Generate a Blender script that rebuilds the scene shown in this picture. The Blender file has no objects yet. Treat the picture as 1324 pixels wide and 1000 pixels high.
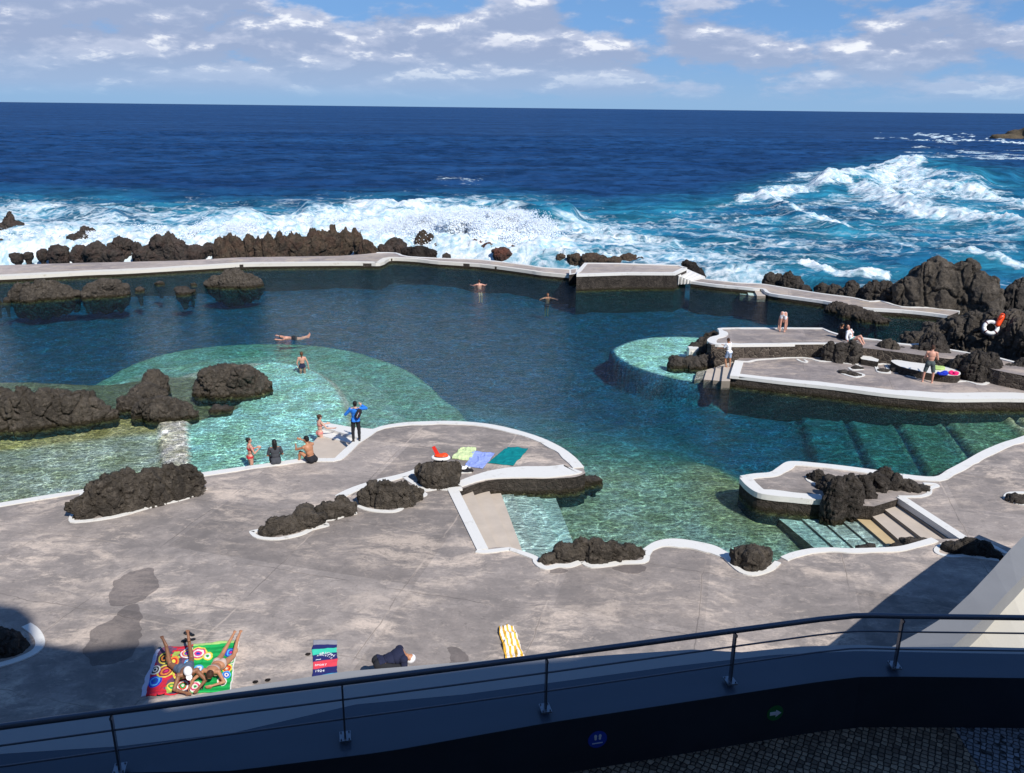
import bpy, bmesh, math, random
import numpy as np
from mathutils import Vector, Matrix
random.seed(7); RNG = np.random.default_rng(11)
R = math.radians
C = bpy.context.scene.collection
SC = bpy.context.scene
# ------------------------------------------------------------------ camera
CAMZ = 12.7; FPX = 1100.0; PITCH = R(18.15); ROLL = R(0.65)
_F = np.array([0, math.cos(PITCH), -math.sin(PITCH)])
_r0 = np.array([1.0, 0, 0]); _u0 = np.array([0, math.sin(PITCH), math.cos(PITCH)])
RT = math.cos(ROLL)*_r0 + math.sin(ROLL)*_u0
UP = math.cos(ROLL)*_u0 - math.sin(ROLL)*_r0
CAM = np.array([0, 0, CAMZ])
def ray(u, v): return _F + RT*(u-662)/FPX + UP*(500-v)/FPX
def pix(u, v, z=0.0):
    d = ray(u, v); t = (z-CAMZ)/d[2]; return CAM + d*t
def depth_at(u, v, z=0.0): return float((pix(u, v, z)-CAM) @ _F)
def proj(P):
    q = np.asarray(P)-CAM; zc = q @ _F
    return 662+FPX*(q@RT)/zc, 500-FPX*(q@UP)/zc
def pxy(pts, z): return [tuple(pix(u, v, z)[:2]) for u, v in pts]
cd = bpy.data.cameras.new('camera'); cam = bpy.data.objects.new('camera', cd); C.objects.link(cam)
cd.sensor_fit = 'HORIZONTAL'; cd.sensor_width = 36; cd.lens = FPX/1324*36
cd.clip_start = 0.1; cd.clip_end = 90000
M = Matrix(((RT[0], UP[0], -_F[0], 0), (RT[1], UP[1], -_F[1], 0), (RT[2], UP[2], -_F[2], CAMZ), (0, 0, 0, 1)))
cam.matrix_world = M; SC.camera = cam
# ------------------------------------------------------------------ levels
ZS = -0.6     # sea
ZD = 0.55     # main deck
ZL = 0.5      # lower terrace across the pool
ZU = 1.2      # upper terrace
ZW = 0.35     # outer sea wall
SUN_AZ, SUN_EL = R(32), R(45)
SDIR = np.array([math.sin(SUN_AZ)*math.cos(SUN_EL), -math.cos(SUN_AZ)*math.cos(SUN_EL), math.sin(SUN_EL)])
# ------------------------------------------------------------------ numpy noise
def _hash(ix, iy, iz, k):
    h = (ix*374761393 + iy*668265263 + iz*2147483647*0 + iz*1274126177 + k*362437) & 0xffffffff
    h = ((h ^ (h >> 13))*1274126177) & 0xffffffff
    h = ((h ^ (h >> 15))*2246822519) & 0xffffffff
    return ((h ^ (h >> 16)) & 0xffffff)/float(0xffffff)
def vnoise(p, k=0):
    i = np.floor(p).astype(np.int64); f = p-i; f = f*f*f*(f*(f*6-15)+10)
    r = 0
    for dx in (0, 1):
        wx = f[:, 0] if dx else 1-f[:, 0]
        for dy in (0, 1):
            wy = f[:, 1] if dy else 1-f[:, 1]
            for dz in (0, 1):
                wz = f[:, 2] if dz else 1-f[:, 2]
                r = r + wx*wy*wz*_hash(i[:, 0]+dx, i[:, 1]+dy, i[:, 2]+dz, k)
    return r
def fbm(p, o=4, k=0, ridge=False):
    s = 0; a = 1; t = 0
    for j in range(o):
        n = vnoise(p*(2.03**j)+j*17.3, k+j)
        if ridge: n = 1-np.abs(2*n-1)
        s = s+a*n; t += a; a *= .5
    return s/t
def worley(p, k=0, ids=False):
    i = np.floor(p).astype(np.int64); d1 = np.full(len(p), 9.); d2 = np.full(len(p), 9.); w = np.zeros(len(p))
    for dx in (-1, 0, 1):
        for dy in (-1, 0, 1):
            for dz in (-1, 0, 1):
                c = i+np.array([dx, dy, dz])
                q = np.stack([_hash(c[:, 0], c[:, 1], c[:, 2], k+m) for m in (1, 2, 3)], 1)+c
                d = np.sqrt(((q-p)**2).sum(1))
                m = d < d1; w = np.where(m, _hash(c[:, 0], c[:, 1], c[:, 2], k+9), w)
                d2 = np.where(m, d1, np.minimum(d2, d)); d1 = np.where(m, d, d1)
    return (d1, d2, w) if ids else (d1, d2)
def sstep(a, b, x):
    t = np.clip((x-a)/(b-a), 0, 1); return t*t*(3-2*t)
def poly_sd(px, py, poly):
    "signed distance, positive inside"
    n = len(poly); ins = np.zeros(px.shape, bool); dm = np.full(px.shape, 1e9)
    for a in range(n):
        x1, y1 = poly[a]; x2, y2 = poly[(a+1) % n]
        c = ((y1 > py) != (y2 > py)) & (px < (x2-x1)*(py-y1)/((y2-y1) if y2 != y1 else 1e-9)+x1)
        ins ^= c
        ex, ey = x2-x1, y2-y1; L = ex*ex+ey*ey+1e-12
        t = np.clip(((px-x1)*ex+(py-y1)*ey)/L, 0, 1)
        dm = np.minimum(dm, np.hypot(px-x1-t*ex, py-y1-t*ey))
    return np.where(ins, dm, -dm)
def line_d(px, py, pl):
    dm = np.full(px.shape, 1e9)
    for (x1, y1), (x2, y2) in zip(pl[:-1], pl[1:]):
        ex, ey = x2-x1, y2-y1; L = ex*ex+ey*ey+1e-12
        t = np.clip(((px-x1)*ex+(py-y1)*ey)/L, 0, 1)
        dm = np.minimum(dm, np.hypot(px-x1-t*ex, py-y1-t*ey))
    return dm
def crom(pts, n=4, closed=False):
    P = [np.array(p, float) for p in pts]; m = len(P); out = []
    for i in range(m if closed else m-1):
        g = (lambda j: P[j % m]) if closed else (lambda j: P[min(max(j, 0), m-1)])
        a, b, c, d = g(i-1), g(i), g(i+1), g(i+2)
        for k in range(n):
            t = k/n
            out.append(.5*((2*b)+(c-a)*t+(2*a-5*b+4*c-d)*t*t+(3*b-a-3*c+d)*t**3))
    if not closed: out.append(P[-1])
    return [tuple(o) for o in out]
# ------------------------------------------------------------------ node helpers
MATS = {}
def mat(name):
    m = bpy.data.materials.new(name); m.use_nodes = True; nt = m.node_tree; nt.nodes.clear()
    out = nt.nodes.new('ShaderNodeOutputMaterial'); MATS[name] = m
    return m, nt, out
class NT:
    def __init__(s, nt): s.nt = nt
    def n(s, t, **kw):
        nd = s.nt.nodes.new('ShaderNode'+t)
        for k, v in kw.items():
            if hasattr(nd, k): setattr(nd, k, v)
        return nd
    def l(s, a, b): s.nt.links.new(a, b)
    def put(s, sock, v):
        if hasattr(v, 'links'): s.l(v, sock)
        elif v is not None:
            if isinstance(v, (tuple, list)) and len(v) == 3 and sock.type == 'RGBA': v = (*v, 1)
            sock.default_value = v
    def math(s, op, a, b=None, c=None, clamp=False):
        nd = s.n('Math', operation=op, use_clamp=clamp); s.put(nd.inputs[0], a)
        if b is not None: s.put(nd.inputs[1], b)
        if c is not None: s.put(nd.inputs[2], c)
        return nd.outputs[0]
    def vmath(s, op, a, b=None):
        nd = s.n('VectorMath', operation=op); s.put(nd.inputs[0], a)
        if b is not None: s.put(nd.inputs[1], b)
        return nd.outputs[0]
    def mix(s, f, a, b, bt='MIX'):
        nd = s.n('Mix', data_type='RGBA', blend_type=bt); s.put(nd.inputs[0], f); s.put(nd.inputs[6], a); s.put(nd.inputs[7], b)
        return nd.outputs[2]
    def mr(s, v, a, b, c=0.0, d=1.0, smooth=True):
        nd = s.n('MapRange'); nd.interpolation_type = 'SMOOTHSTEP' if smooth else 'LINEAR'
        for i, x in enumerate((v, a, b, c, d)): s.put(nd.inputs[i], x)
        return nd.outputs[0]
    def noise(s, vec, scale, detail=4, rough=.55, dist=0.0):
        nd = s.n('TexNoise'); s.put(nd.inputs['Vector'], vec); nd.inputs['Scale'].default_value = scale
        nd.inputs['Detail'].default_value = detail; nd.inputs['Roughness'].default_value = rough; nd.inputs['Distortion'].default_value = dist
        return nd.outputs[0]
    def vor(s, vec, scale, feature='F1', out='Distance', rand=1.0):
        nd = s.n('TexVoronoi', feature=feature); s.put(nd.inputs['Vector'], vec); nd.inputs['Scale'].default_value = scale
        nd.inputs['Randomness'].default_value = rand
        return nd.outputs[out]
    def pos(s): return s.n('NewGeometry').outputs['Position']
    def sep(s, v):
        nd = s.n('SeparateXYZ'); s.put(nd.inputs[0], v); return nd.outputs
    def comb(s, x, y, z):
        nd = s.n('CombineXYZ'); s.put(nd.inputs[0], x); s.put(nd.inputs[1], y); s.put(nd.inputs[2], z); return nd.outputs[0]
    def mapv(s, v, sc=(1, 1, 1), rot=(0, 0, 0), loc=(0, 0, 0)):
        nd = s.n('Mapping'); s.put(nd.inputs[0], v); nd.inputs['Location'].default_value = loc
        nd.inputs['Rotation'].default_value = rot; nd.inputs['Scale'].default_value = sc; return nd.outputs[0]
    def attr(s, name): return s.n('Attribute', attribute_name=name).outputs
    def bump(s, h, strength=.5, dist=.05, normal=None):
        nd = s.n('Bump'); nd.inputs['Strength'].default_value = strength; nd.inputs['Distance'].default_value = dist
        s.put(nd.inputs['Height'], h)
        if normal is not None: s.l(normal, nd.inputs['Normal'])
        return nd.outputs[0]
    def prin(s, col, rough=.6, spec=.5, metal=0.0, normal=None, **kw):
        nd = s.n('BsdfPrincipled'); s.put(nd.inputs['Base Color'], col); s.put(nd.inputs['Roughness'], rough)
        nd.inputs['Specular IOR Level'].default_value = spec; nd.inputs['Metallic'].default_value = metal
        if normal is not None: s.l(normal, nd.inputs['Normal'])
        for k, v in kw.items(): s.put(nd.inputs[k.replace('_', ' ')], v)
        return nd.outputs[0]
def simple(name, col, rough=.6, spec=.4, metal=0.0, var=.12, scale=6.0, bump=.15):
    m, nt, out = mat(name); s = NT(nt); p = s.pos()
    n = s.noise(p, scale, 5, .6)
    c = s.mix(n, tuple(x*(1-var*2) for x in col), tuple(min(1, x*(1+var*2)) for x in col))
    s.l(s.prin(c, rough, spec, metal, s.bump(s.noise(p, scale*6, 4), bump, .01)), out.inputs[0]); return m
# ---- deck concrete
def deck_mat(name, base, light, dark, rot=0.3):
    m, nt, out = mat(name); s = NT(nt); p = s.pos()
    w = s.vmath('ADD', p, s.vmath('SCALE', s.n('TexNoise').outputs[1]))
    wn = s.n('TexNoise'); s.l(p, wn.inputs['Vector']); wn.inputs['Scale'].default_value = .5; wn.inputs['Detail'].default_value = 3
    vs = s.n('VectorMath', operation='SCALE'); s.l(wn.outputs[1], vs.inputs[0]); vs.inputs['Scale'].default_value = 1.5
    wp = s.vmath('ADD', p, vs.outputs[0])
    st = s.noise(s.mapv(wp, (.42, 1.25, 1), (0, 0, rot)), .9, 12, .78, .25)      # swept streaks of worn cement
    big = s.noise(p, .16, 4, .55)
    mid = s.noise(p, 1.3, 8, .65, .4)
    fine = s.noise(p, 14, 6, .7)
    c = s.mix(s.mr(big, .38, .62), base, dark)
    c = s.mix(s.mr(mid, .35, .75), c, tuple(x*1.3 for x in base))
    k = s.math('MULTIPLY', s.mr(st, .47, .60), s.mr(s.noise(p, .45, 4), .38, .58))
    c = s.mix(s.math('MULTIPLY', k, .95), c, light)
    sp_ = s.noise(s.mapv(p, (.8, 1.5, 1), (0, 0, rot+.5)), 2.6, 10, .75, .6); c = s.mix(s.math('MULTIPLY', s.mr(sp_, .54, .66), .5), c, light); c = s.mix(s.math('MULTIPLY', s.mr(sp_, .47, .36), .55), c, dark)
    c = s.mix(s.math('MULTIPLY', s.mr(st, .48, .36), .45), c, dark)
    c = s.mix(s.math('MULTIPLY', s.mr(s.noise(p, 3.5, 7, .7), .56, .72), .45), c, tuple(x*.55 for x in dark))
    c = s.mix(s.math('MULTIPLY', s.mr(fine, .3, .75), .35), c, tuple(x*.6 for x in base))
    wcell = s.n('TexWhiteNoise'); qq = s.sep(s.mapv(p, (1, 1, 1), (0, 0, .26))); s.l(s.comb(s.math('FLOOR', s.math('DIVIDE', qq[0], 3.8)), s.math('FLOOR', s.math('DIVIDE', qq[1], 3.1)), 0.0), wcell.inputs['Vector'])
    tv = s.mr(wcell.outputs[0], 0, 1, .84, 1.13, False); c = s.mix(1.0, c, s.comb(tv, tv, tv), 'MULTIPLY')
    # slab joints, wandering, some bright some dark
    q = s.mapv(p, (1, 1, 1), (0, 0, .26)); qn = s.noise(p, .5, 5, .6)
    qs = s.sep(q)
    jx = s.math('PINGPONG', s.math('ADD', qs[0], s.math('MULTIPLY', qn, .35)), 1.9)
    jy = s.math('PINGPONG', s.math('ADD', qs[1], s.math('MULTIPLY', qn, .5)), 1.55)
    j = s.math('MINIMUM', jx, jy)
    jm = s.math('MULTIPLY', s.mr(s.math('ADD', j, s.math('MULTIPLY', s.math('SUBTRACT', s.noise(p, 4, 6, .7), .5), .08)), .005, .04, 1, 0), s.mr(s.noise(p, .45, 3), .44, .56))
    c = s.mix(s.math('MULTIPLY', jm, .42), c, light)
    jm2 = s.math('MULTIPLY', s.mr(j, .005, .025, 1, 0), s.mr(s.noise(p, .4, 3), .56, .46))
    c = s.mix(s.math('MULTIPLY', jm2, .55), c, tuple(x*.35 for x in base))
    s.l(s.prin(c, s.mr(big, .3, .7, .72, .92), .3, 0, s.bump(s.math('ADD', fine, mid), .35, .02)), out.inputs[0]); return m
deck_mat('worn_concrete', (.285, .248, .226), (.60, .50, .42), (.195, .175, .166))
deck_mat('terrace_concrete', (.27, .235, .22), (.46, .38, .32), (.18, .16, .16), .1)
deck_mat('wall_concrete', (.36, .31, .28), (.5, .41, .31), (.25, .22, .22), 0.0)
deck_mat('wet_concrete', (.17, .145, .135), (.26, .22, .195), (.125, .11, .105))
def white_mat(name, col=(.69, .68, .65), dirt=(.34, .30, .24), amt=.68):
    m, nt, out = mat(name); s = NT(nt); p = s.pos()
    k = s.math('MULTIPLY', s.mr(s.noise(p, 2.2, 8, .72), .55, .75), amt)
    k2 = s.math('MULTIPLY', s.mr(s.noise(p, 11, 6, .7), .6, .75), amt*.8)
    c = s.mix(k, col, dirt); c = s.mix(k2, c, tuple(x*.6 for x in dirt))
    s.l(s.prin(c, .55, .35, 0, s.bump(s.noise(p, 16, 6, .7), .3, .01)), out.inputs[0]); return m
white_mat('white_paint'); white_mat('worn_white_paint', (.66, .63, .56), (.33, .27, .16), .75)
white_mat('cream_plaster', (.50, .47, .40), (.42, .38, .3), .25)
# ---- basalt
def rock_mat(name, a, b, red=0.0, algae=True, zr=(0.0, .3)):
    m, nt, out = mat(name); s = NT(nt); p = s.pos()
    n1 = s.noise(p, .9, 8, .65, .5); n2 = s.noise(p, 6, 8, .72); v = s.vor(s.vmath('ADD', p, s.mapv(p, (.0, .0, .0))), 4.5, 'DISTANCE_TO_EDGE')
    c = s.mix(s.mr(n1, .3, .7), a, b)
    c = s.mix(s.math('MULTIPLY', s.mr(n2, .48, .72), .6), c, tuple(x*1.9 for x in b))
    c = s.mix(s.math('MULTIPLY', s.mr(n2, .48, .3), .6), c, tuple(x*.45 for x in a))
    if red: c = s.mix(s.math('MULTIPLY', s.mr(s.noise(p, 1.6, 6), .45, .6), red), c, (.13, .05, .035))
    z = s.sep(p)[2]; zz = s.math('ADD', z, s.math('MULTIPLY', s.math('SUBTRACT', n2, .5), .35))
    if algae:
        c = s.mix(s.mr(zz, zr[0]+.04, zr[0]+.16, 1, 0), c, (.035, .028, .016))
        c = s.mix(s.mr(zz, zr[0]-.12, zr[0]-.02, 1, 0), c, (.10, .10, .04))
        c = s.mix(s.mr(zz, zr[0]-.28, zr[0]-.08, 1, 0), c, (.014, .040, .048))
    h = s.math('ADD', s.math('MULTIPLY', n2, 1.0), s.math('MULTIPLY', s.noise(p, 19, 6, .75), .45))
    h = s.math('ADD', h, s.math('MULTIPLY', s.mr(v, 0, .12), .18))
    s.l(s.prin(c, .88, .25, 0, s.bump(h, 1.0, .13)), out.inputs[0]); return m
rock_mat('basalt', (.030, .026, .023), (.078, .067, .058))
rock_mat('brown_basalt', (.040, .034, .028), (.104, .088, .072))
rock_mat('wet_basalt', (.012, .010, .010), (.035, .029, .026), algae=False)
rock_mat('sea_basalt', (.028, .024, .022), (.070, .057, .049), red=.12, algae=False)
rock_mat('tawny_sea_basalt', (.028, .023, .019), (.09, .066, .046), red=.16, algae=False)
rock_mat('red_basalt', (.05, .028, .022), (.10, .055, .045), red=.8, algae=False)
rock_mat('headland_rock', (.05, .04, .03), (.12, .095, .06), algae=False)
rock_mat('wall_rubble', (.030, .025, .021), (.075, .062, .052))
# masonry retaining wall
m, nt, out = mat('lava_masonry'); s = NT(nt); p = s.pos()
wp = s.vmath('ADD', p, s.mapv(p, (0, 0, 0)))
e = s.vor(s.mapv(p, (1, 1, 1.3)), 3.6, 'DISTANCE_TO_EDGE'); cc = s.vor(s.mapv(p, (1, 1, 1.3)), 3.6, 'F1', 'Color')
c = s.mix(s.sep(cc)[0], (.035, .029, .025), (.13, .105, .085)); c = s.mix(s.mr(e, .02, .07, 1, 0), c, (.19, .16, .13))
c = s.mix(s.mr(s.noise(p, 9, 7, .7), .45, .7), c, (.05, .04, .035))
s.l(s.prin(c, .9, .2, 0, s.bump(s.math('ADD', s.mr(e, 0, .12), s.noise(p, 12, 6)), .9, .07)), out.inputs[0])
# steps (painted concrete) with depth-independent colour
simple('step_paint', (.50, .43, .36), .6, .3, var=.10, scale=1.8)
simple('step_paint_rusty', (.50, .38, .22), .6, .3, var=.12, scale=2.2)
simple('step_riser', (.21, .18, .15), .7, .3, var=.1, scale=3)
simple('tile_step', (.46, .60, .55), .5, .4, var=.12, scale=9)
# pool floor
m, nt, out = mat('pool_floor'); s = NT(nt); p = s.pos(); col = s.attr('Col')[0]; tl = s.attr('tile')[2]
n = s.noise(p, 7.5, 4, .75); n2 = s.noise(p, 1.1, 6, .65); n3 = s.noise(p, 28, 3, .7)
f = s.mr(n, .38, .62, .62, 1.35); c = s.mix(1.0, col, s.comb(f, f, f), 'MULTIPLY')
f3 = s.mr(n3, .35, .65, .75, 1.25); c = s.mix(1.0, c, s.comb(f3, f3, f3), 'MULTIPLY')
g = s.mr(n2, .3, .7, .8, 1.15); c = s.mix(1.0, c, s.comb(g, g, s.math('MULTIPLY', g, g)), 'MULTIPLY')
s.l(s.prin(c, .8, .1), out.inputs[0])
# pool water : rippled sheet with caustic light painted in + absorbing volume
m, nt, out = mat('pool_water'); s = NT(nt); p = s.pos()
def warp(p, sc, amt):
    wn = s.n('TexNoise'); s.l(p, wn.inputs['Vector']); wn.inputs['Scale'].default_value = sc; wn.inputs['Detail'].default_value = 3
    vs = s.n('VectorMath', operation='SCALE'); s.l(wn.outputs[1], vs.inputs[0]); vs.inputs['Scale'].default_value = amt
    return s.vmath('ADD', p, vs.outputs[0])
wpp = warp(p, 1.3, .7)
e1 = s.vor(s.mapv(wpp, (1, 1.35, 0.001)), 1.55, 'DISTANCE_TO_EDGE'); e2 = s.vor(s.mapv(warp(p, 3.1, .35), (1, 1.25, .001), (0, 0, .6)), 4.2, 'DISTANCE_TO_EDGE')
ca = s.math('ADD', s.math('MULTIPLY', s.mr(e1, 0, .07, 1, 0), .85), s.math('MULTIPLY', s.mr(e2, 0, .12, 1, 0), .5))  # web of caustic light, painted into the sheet's transparent colour
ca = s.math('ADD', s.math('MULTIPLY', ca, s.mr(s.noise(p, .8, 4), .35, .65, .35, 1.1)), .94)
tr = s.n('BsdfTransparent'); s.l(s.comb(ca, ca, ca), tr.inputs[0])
rip = s.noise(s.mapv(p, (.55, 1.5, 1), (0, 0, -.18)), 1.9, 7, .62, .8); rip2 = s.noise(s.mapv(p, (.8, 1.7, 1), (0, 0, .35)), 6.5, 4, .6, .4)
nrm = s.bump(s.math('ADD', rip, s.math('MULTIPLY', rip2, .32)), .9, .24)
gl = s.n('BsdfGlossy'); gl.inputs['Roughness'].default_value = .06; s.l(nrm, gl.inputs['Normal'])
fr = s.n('Fresnel'); fr.inputs['IOR'].default_value = 1.33; s.l(nrm, fr.inputs['Normal'])
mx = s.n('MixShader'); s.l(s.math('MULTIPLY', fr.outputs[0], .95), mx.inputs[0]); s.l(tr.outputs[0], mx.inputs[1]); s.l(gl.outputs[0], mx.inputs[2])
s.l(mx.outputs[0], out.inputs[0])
va = s.n('VolumeAbsorption'); va.inputs['Color'].default_value = (0.0, .88, .885, 1); va.inputs['Density'].default_value = .42
s.l(va.outputs[0], out.inputs['Volume'])
# sea
m, nt, out = mat('sea_water'); s = NT(nt); p = s.pos(); foam = s.attr('foam')[2]; aqua = s.attr('aqua')[2]
def warp2(p, sc, amt):
    wn = s.n('TexNoise'); s.l(p, wn.inputs['Vector']); wn.inputs['Scale'].default_value = sc; wn.inputs['Detail'].default_value = 4
    vs = s.n('VectorMath', operation='SCALE'); s.l(wn.outputs[1], vs.inputs[0]); vs.inputs['Scale'].default_value = amt
    return s.vmath('ADD', p, vs.outputs[0])
wp = warp2(p, .16, 7.0)
f1 = s.noise(s.mapv(wp, (.55, 1.2, .6), (0, 0, -.12)), .30, 10, .72, .9)
lace = s.mr(s.vor(warp2(p, .9, 1.6), .75, 'DISTANCE_TO_EDGE'), 0, .22, 1, 0)
lace2 = s.mr(s.vor(warp2(p, .35, 3.6), .26, 'DISTANCE_TO_EDGE'), 0, .16, 1, 0)
ff = s.math('ADD', f1, s.math('MULTIPLY', s.math('MAXIMUM', lace, lace2), .13))
fm = s.math('ADD', ff, s.math('MULTIPLY', foam, .62))
mask = s.mr(fm, .76, 1.06)
deepc = s.mix(s.mr(s.noise(s.mapv(p, (.25, 1, 1)), .02, 6, .6), .3, .7), (.006, .028, .088), (.013, .052, .142))
aq = s.mix(s.mr(s.noise(wp, .10, 5, .6), .35, .65), (.008, .10, .19), (.022, .20, .29))
milk = s.mix(s.mr(f1, .3, .65), (.10, .36, .47), (.34, .60, .68))
c = s.mix(aqua, deepc, aq)
c = s.mix(s.math('MULTIPLY', s.mr(s.math('ADD', foam, s.math('MULTIPLY', s.math('SUBTRACT', f1, .5), .9)), .3, .9), .9), c, milk)
wv = s.mr(s.noise(s.mapv(p, (.45, 1, 1), (0, 0, .08)), .22, 9, .66, .4), .36, .64, .62, 1.5); c = s.mix(1.0, c, s.comb(wv, wv, wv), 'MULTIPLY')
x1 = s.noise(s.mapv(p, (.35, 1, 1), (0, 0, .1)), .12, 6, .62); x2 = s.noise(s.mapv(p, (.5, 1.2, 1), (0, 0, -.3)), .55, 7, .65, .5); x3 = s.noise(s.mapv(p, (.6, 1.2, 1)), 2.4, 6, .65)
hh = s.math('ADD', s.math('MULTIPLY', x1, 2.6), s.math('ADD', s.math('MULTIPLY', x2, .9), s.math('MULTIPLY', x3, .22)))
nrm = s.bump(hh, .8, .8)
df = s.n('BsdfDiffuse'); s.l(c, df.inputs[0]); s.l(nrm, df.inputs['Normal'])
gl = s.n('BsdfGlossy'); gl.inputs['Roughness'].default_value = .22; s.l(nrm, gl.inputs['Normal']); gl.inputs['Color'].default_value = (.55, .75, 1, 1)
fr = s.n('Fresnel'); fr.inputs['IOR'].default_value = 1.33; s.l(nrm, fr.inputs['Normal'])
mx = s.n('MixShader'); s.l(s.math('MINIMUM', s.math('MULTIPLY', fr.outputs[0], .6), .16), mx.inputs[0]); s.l(df.outputs[0], mx.inputs[1]); s.l(gl.outputs[0], mx.inputs[2])
fo = s.prin(s.mix(s.mr(s.noise(wp, .9, 8, .7), .35, .62), (.34, .52, .62), (.78, .82, .85)), .9, .1, 0, s.bump(s.noise(p, 1.5, 8, .7), .8, .3))
m2 = s.n('MixShader'); s.l(mask, m2.inputs[0]); s.l(mx.outputs[0], m2.inputs[1]); s.l(fo, m2.inputs[2]); s.l(m2.outputs[0], out.inputs[0])
# spray
m, nt, out = mat('spray_drops'); s = NT(nt)
df = s.n('BsdfDiffuse'); df.inputs[0].default_value = (.74, .77, .80, 1); tl_ = s.n('BsdfTranslucent'); tl_.inputs[0].default_value = (.85, .9, .95, 1)
tl_.inputs[0].default_value = (.30, .34, .38, 1); mx = s.n('AddShader'); s.l(df.outputs[0], mx.inputs[0]); s.l(tl_.outputs[0], mx.inputs[1]); s.l(mx.outputs[0], out.inputs[0])
# vertex coloured material
def colmat(name, rough=.7, spec=.3, bs=40., bst=.2, bd=.004):
    m, nt, out = mat(name); s = NT(nt); c = s.attr('Col')[0]; p = s.pos()
    c = s.mix(s.math('MULTIPLY', s.mr(s.noise(p, 9, 5), .4, .7), .18), c, s.mix(1.0, c, (.6, .55, .55), 'MULTIPLY'))
    s.l(s.prin(c, rough, spec, 0, s.bump(s.noise(p, bs, 4), bst, bd)), out.inputs[0]); return m
colmat('skin', .5, .4, 30, .1, .002); colmat('terry_cloth', .95, .1, 160, .5, .004)
# parapet and rail
simple('parapet_paint', (.27, .275, .285), .28, .5, var=.05, scale=.8, bump=.03)
simple('ramp_paint', (.185, .19, .20), .6, .4, var=.06, scale=1.2)
simple('parapet_shade_strip', (.065, .085, .12), .25, .5, var=.05, scale=.8, bump=.03)  # wall top colour darkened to paint in a band of shade
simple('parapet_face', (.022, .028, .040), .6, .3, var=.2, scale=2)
simple('rail_steel', (.10, .115, .15), .32, .5, .6, .05, 4, .03)
simple('plate_steel', (.26, .28, .32), .35, .5, .9, .05, 4, .03)
def cobble(name, a, b, rot, sc):
    m, nt, out = mat(name); s = NT(nt); p = s.mapv(s.pos(), (1, 1, 0.01), (0, 0, rot))
    e = s.vor(p, sc, 'DISTANCE_TO_EDGE', rand=.32); cc = s.vor(p, sc, 'F1', 'Color', .32)
    c = s.mix(s.sep(cc)[0], a, b); c = s.mix(s.mr(e, .03, .10, 1, 0), c, (.012, .011, .010))
    c = s.mix(s.math('MULTIPLY', s.mr(s.noise(s.pos(), 60, 5), .4, .7), .4), c, a)
    s.l(s.prin(c, .75, .35, 0, s.bump(s.math('ADD', s.mr(e, 0, .16), s.math('MULTIPLY', s.noise(s.pos(), 70, 4), .3)), .9, .02)), out.inputs[0]); return m
cobble('basalt_cobbles', (.12, .088, .064), (.40, .30, .21), .5, 19)
cobble('blue_cobbles', (.16, .165, .18), (.30, .31, .345), .5, 20)
simple('facade_paint', (.42, .40, .37), .7, .3); simple('window_glass', (.03, .04, .05), .08, .8, var=.02)
simple('facade_stone', (.20, .17, .14), .8, .3)
for nm, c_, r_ in [('black_fabric', (.018, .019, .024), .9), ('navy_fabric', (.016, .02, .05), .9), ('blue_jacket', (.02, .17, .62), .6), ('white_fabric', (.75, .76, .8), .9),
    ('grey_shorts', (.065, .085, .09), .9), ('red_bikini', (.55, .04, .05), .7), ('pink_bikini', (.62, .22, .2), .7), ('teal_fabric', (.01, .30, .30), .9), ('dark_grey_fabric', (.055, .06, .072), .9),
    ('blue_grey_shorts', (.09, .12, .18), .9), ('brown_hair', (.05, .022, .012), .6), ('black_hair', (.009, .007, .007), .5), ('auburn_hair', (.11, .045, .02), .6), ('denim', (.28, .36, .5), .9),
    ('orange_plastic', (.75, .07, .015), .35), ('red_plastic', (.62, .03, .02), .35), ('white_plastic', (.8, .8, .78), .35), ('black_plastic', (.012, .012, .013), .4), ('maroon_fabric', (.10, .018, .022), .7),
    ('lime_fabric', (.38, .52, .18), .9), ('cobalt_fabric', (.012, .035, .45), .9), ('magenta_fabric', (.75, .02, .16), .9), ('blue_sign', (.015, .06, .42), .35), ('green_sign', (.01, .14, .04), .35),
    ('sign_white', (.62, .66, .72), .4), ('printed_bikini', (.5, .38, .33), .8), ('metal_grey', (.4, .4, .4), .4)]:
    simple(nm, c_, r_, .3, var=.06, scale=14, bump=.12)
# ------------------------------------------------------------------ object helpers
def tag(o, label=None, cat=None, group=None, kind=None):
    if label: o['label'] = label
    if cat: o['category'] = cat
    if group: o['group'] = group
    if kind: o['kind'] = kind
    return o
def link(name, me, parent=None, loc=None):
    o = bpy.data.objects.new(name, me); C.objects.link(o)
    if parent: o.parent = parent
    if loc is not None: o.location = loc
    return o
def empty(name, loc=(0, 0, 0), rz=0.0):
    o = bpy.data.objects.new(name, None); C.objects.link(o); o.location = loc; o.rotation_euler = (0, 0, rz); o.empty_display_size = .2; return o
def mesh(name, verts, faces, mats, mi=None, smooth=False):
    me = bpy.data.meshes.new(name); me.from_pydata([tuple(map(float, v)) for v in verts], [], [tuple(f) for f in faces])
    for mm in (mats if isinstance(mats, (list, tuple)) else [mats]): me.materials.append(MATS[mm])
    if mi is not None: me.polygons.foreach_set('material_index', np.array(mi, dtype=np.int32))
    if smooth: me.polygons.foreach_set('use_smooth', np.ones(len(me.polygons), bool))
    me.update(); return me
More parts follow.
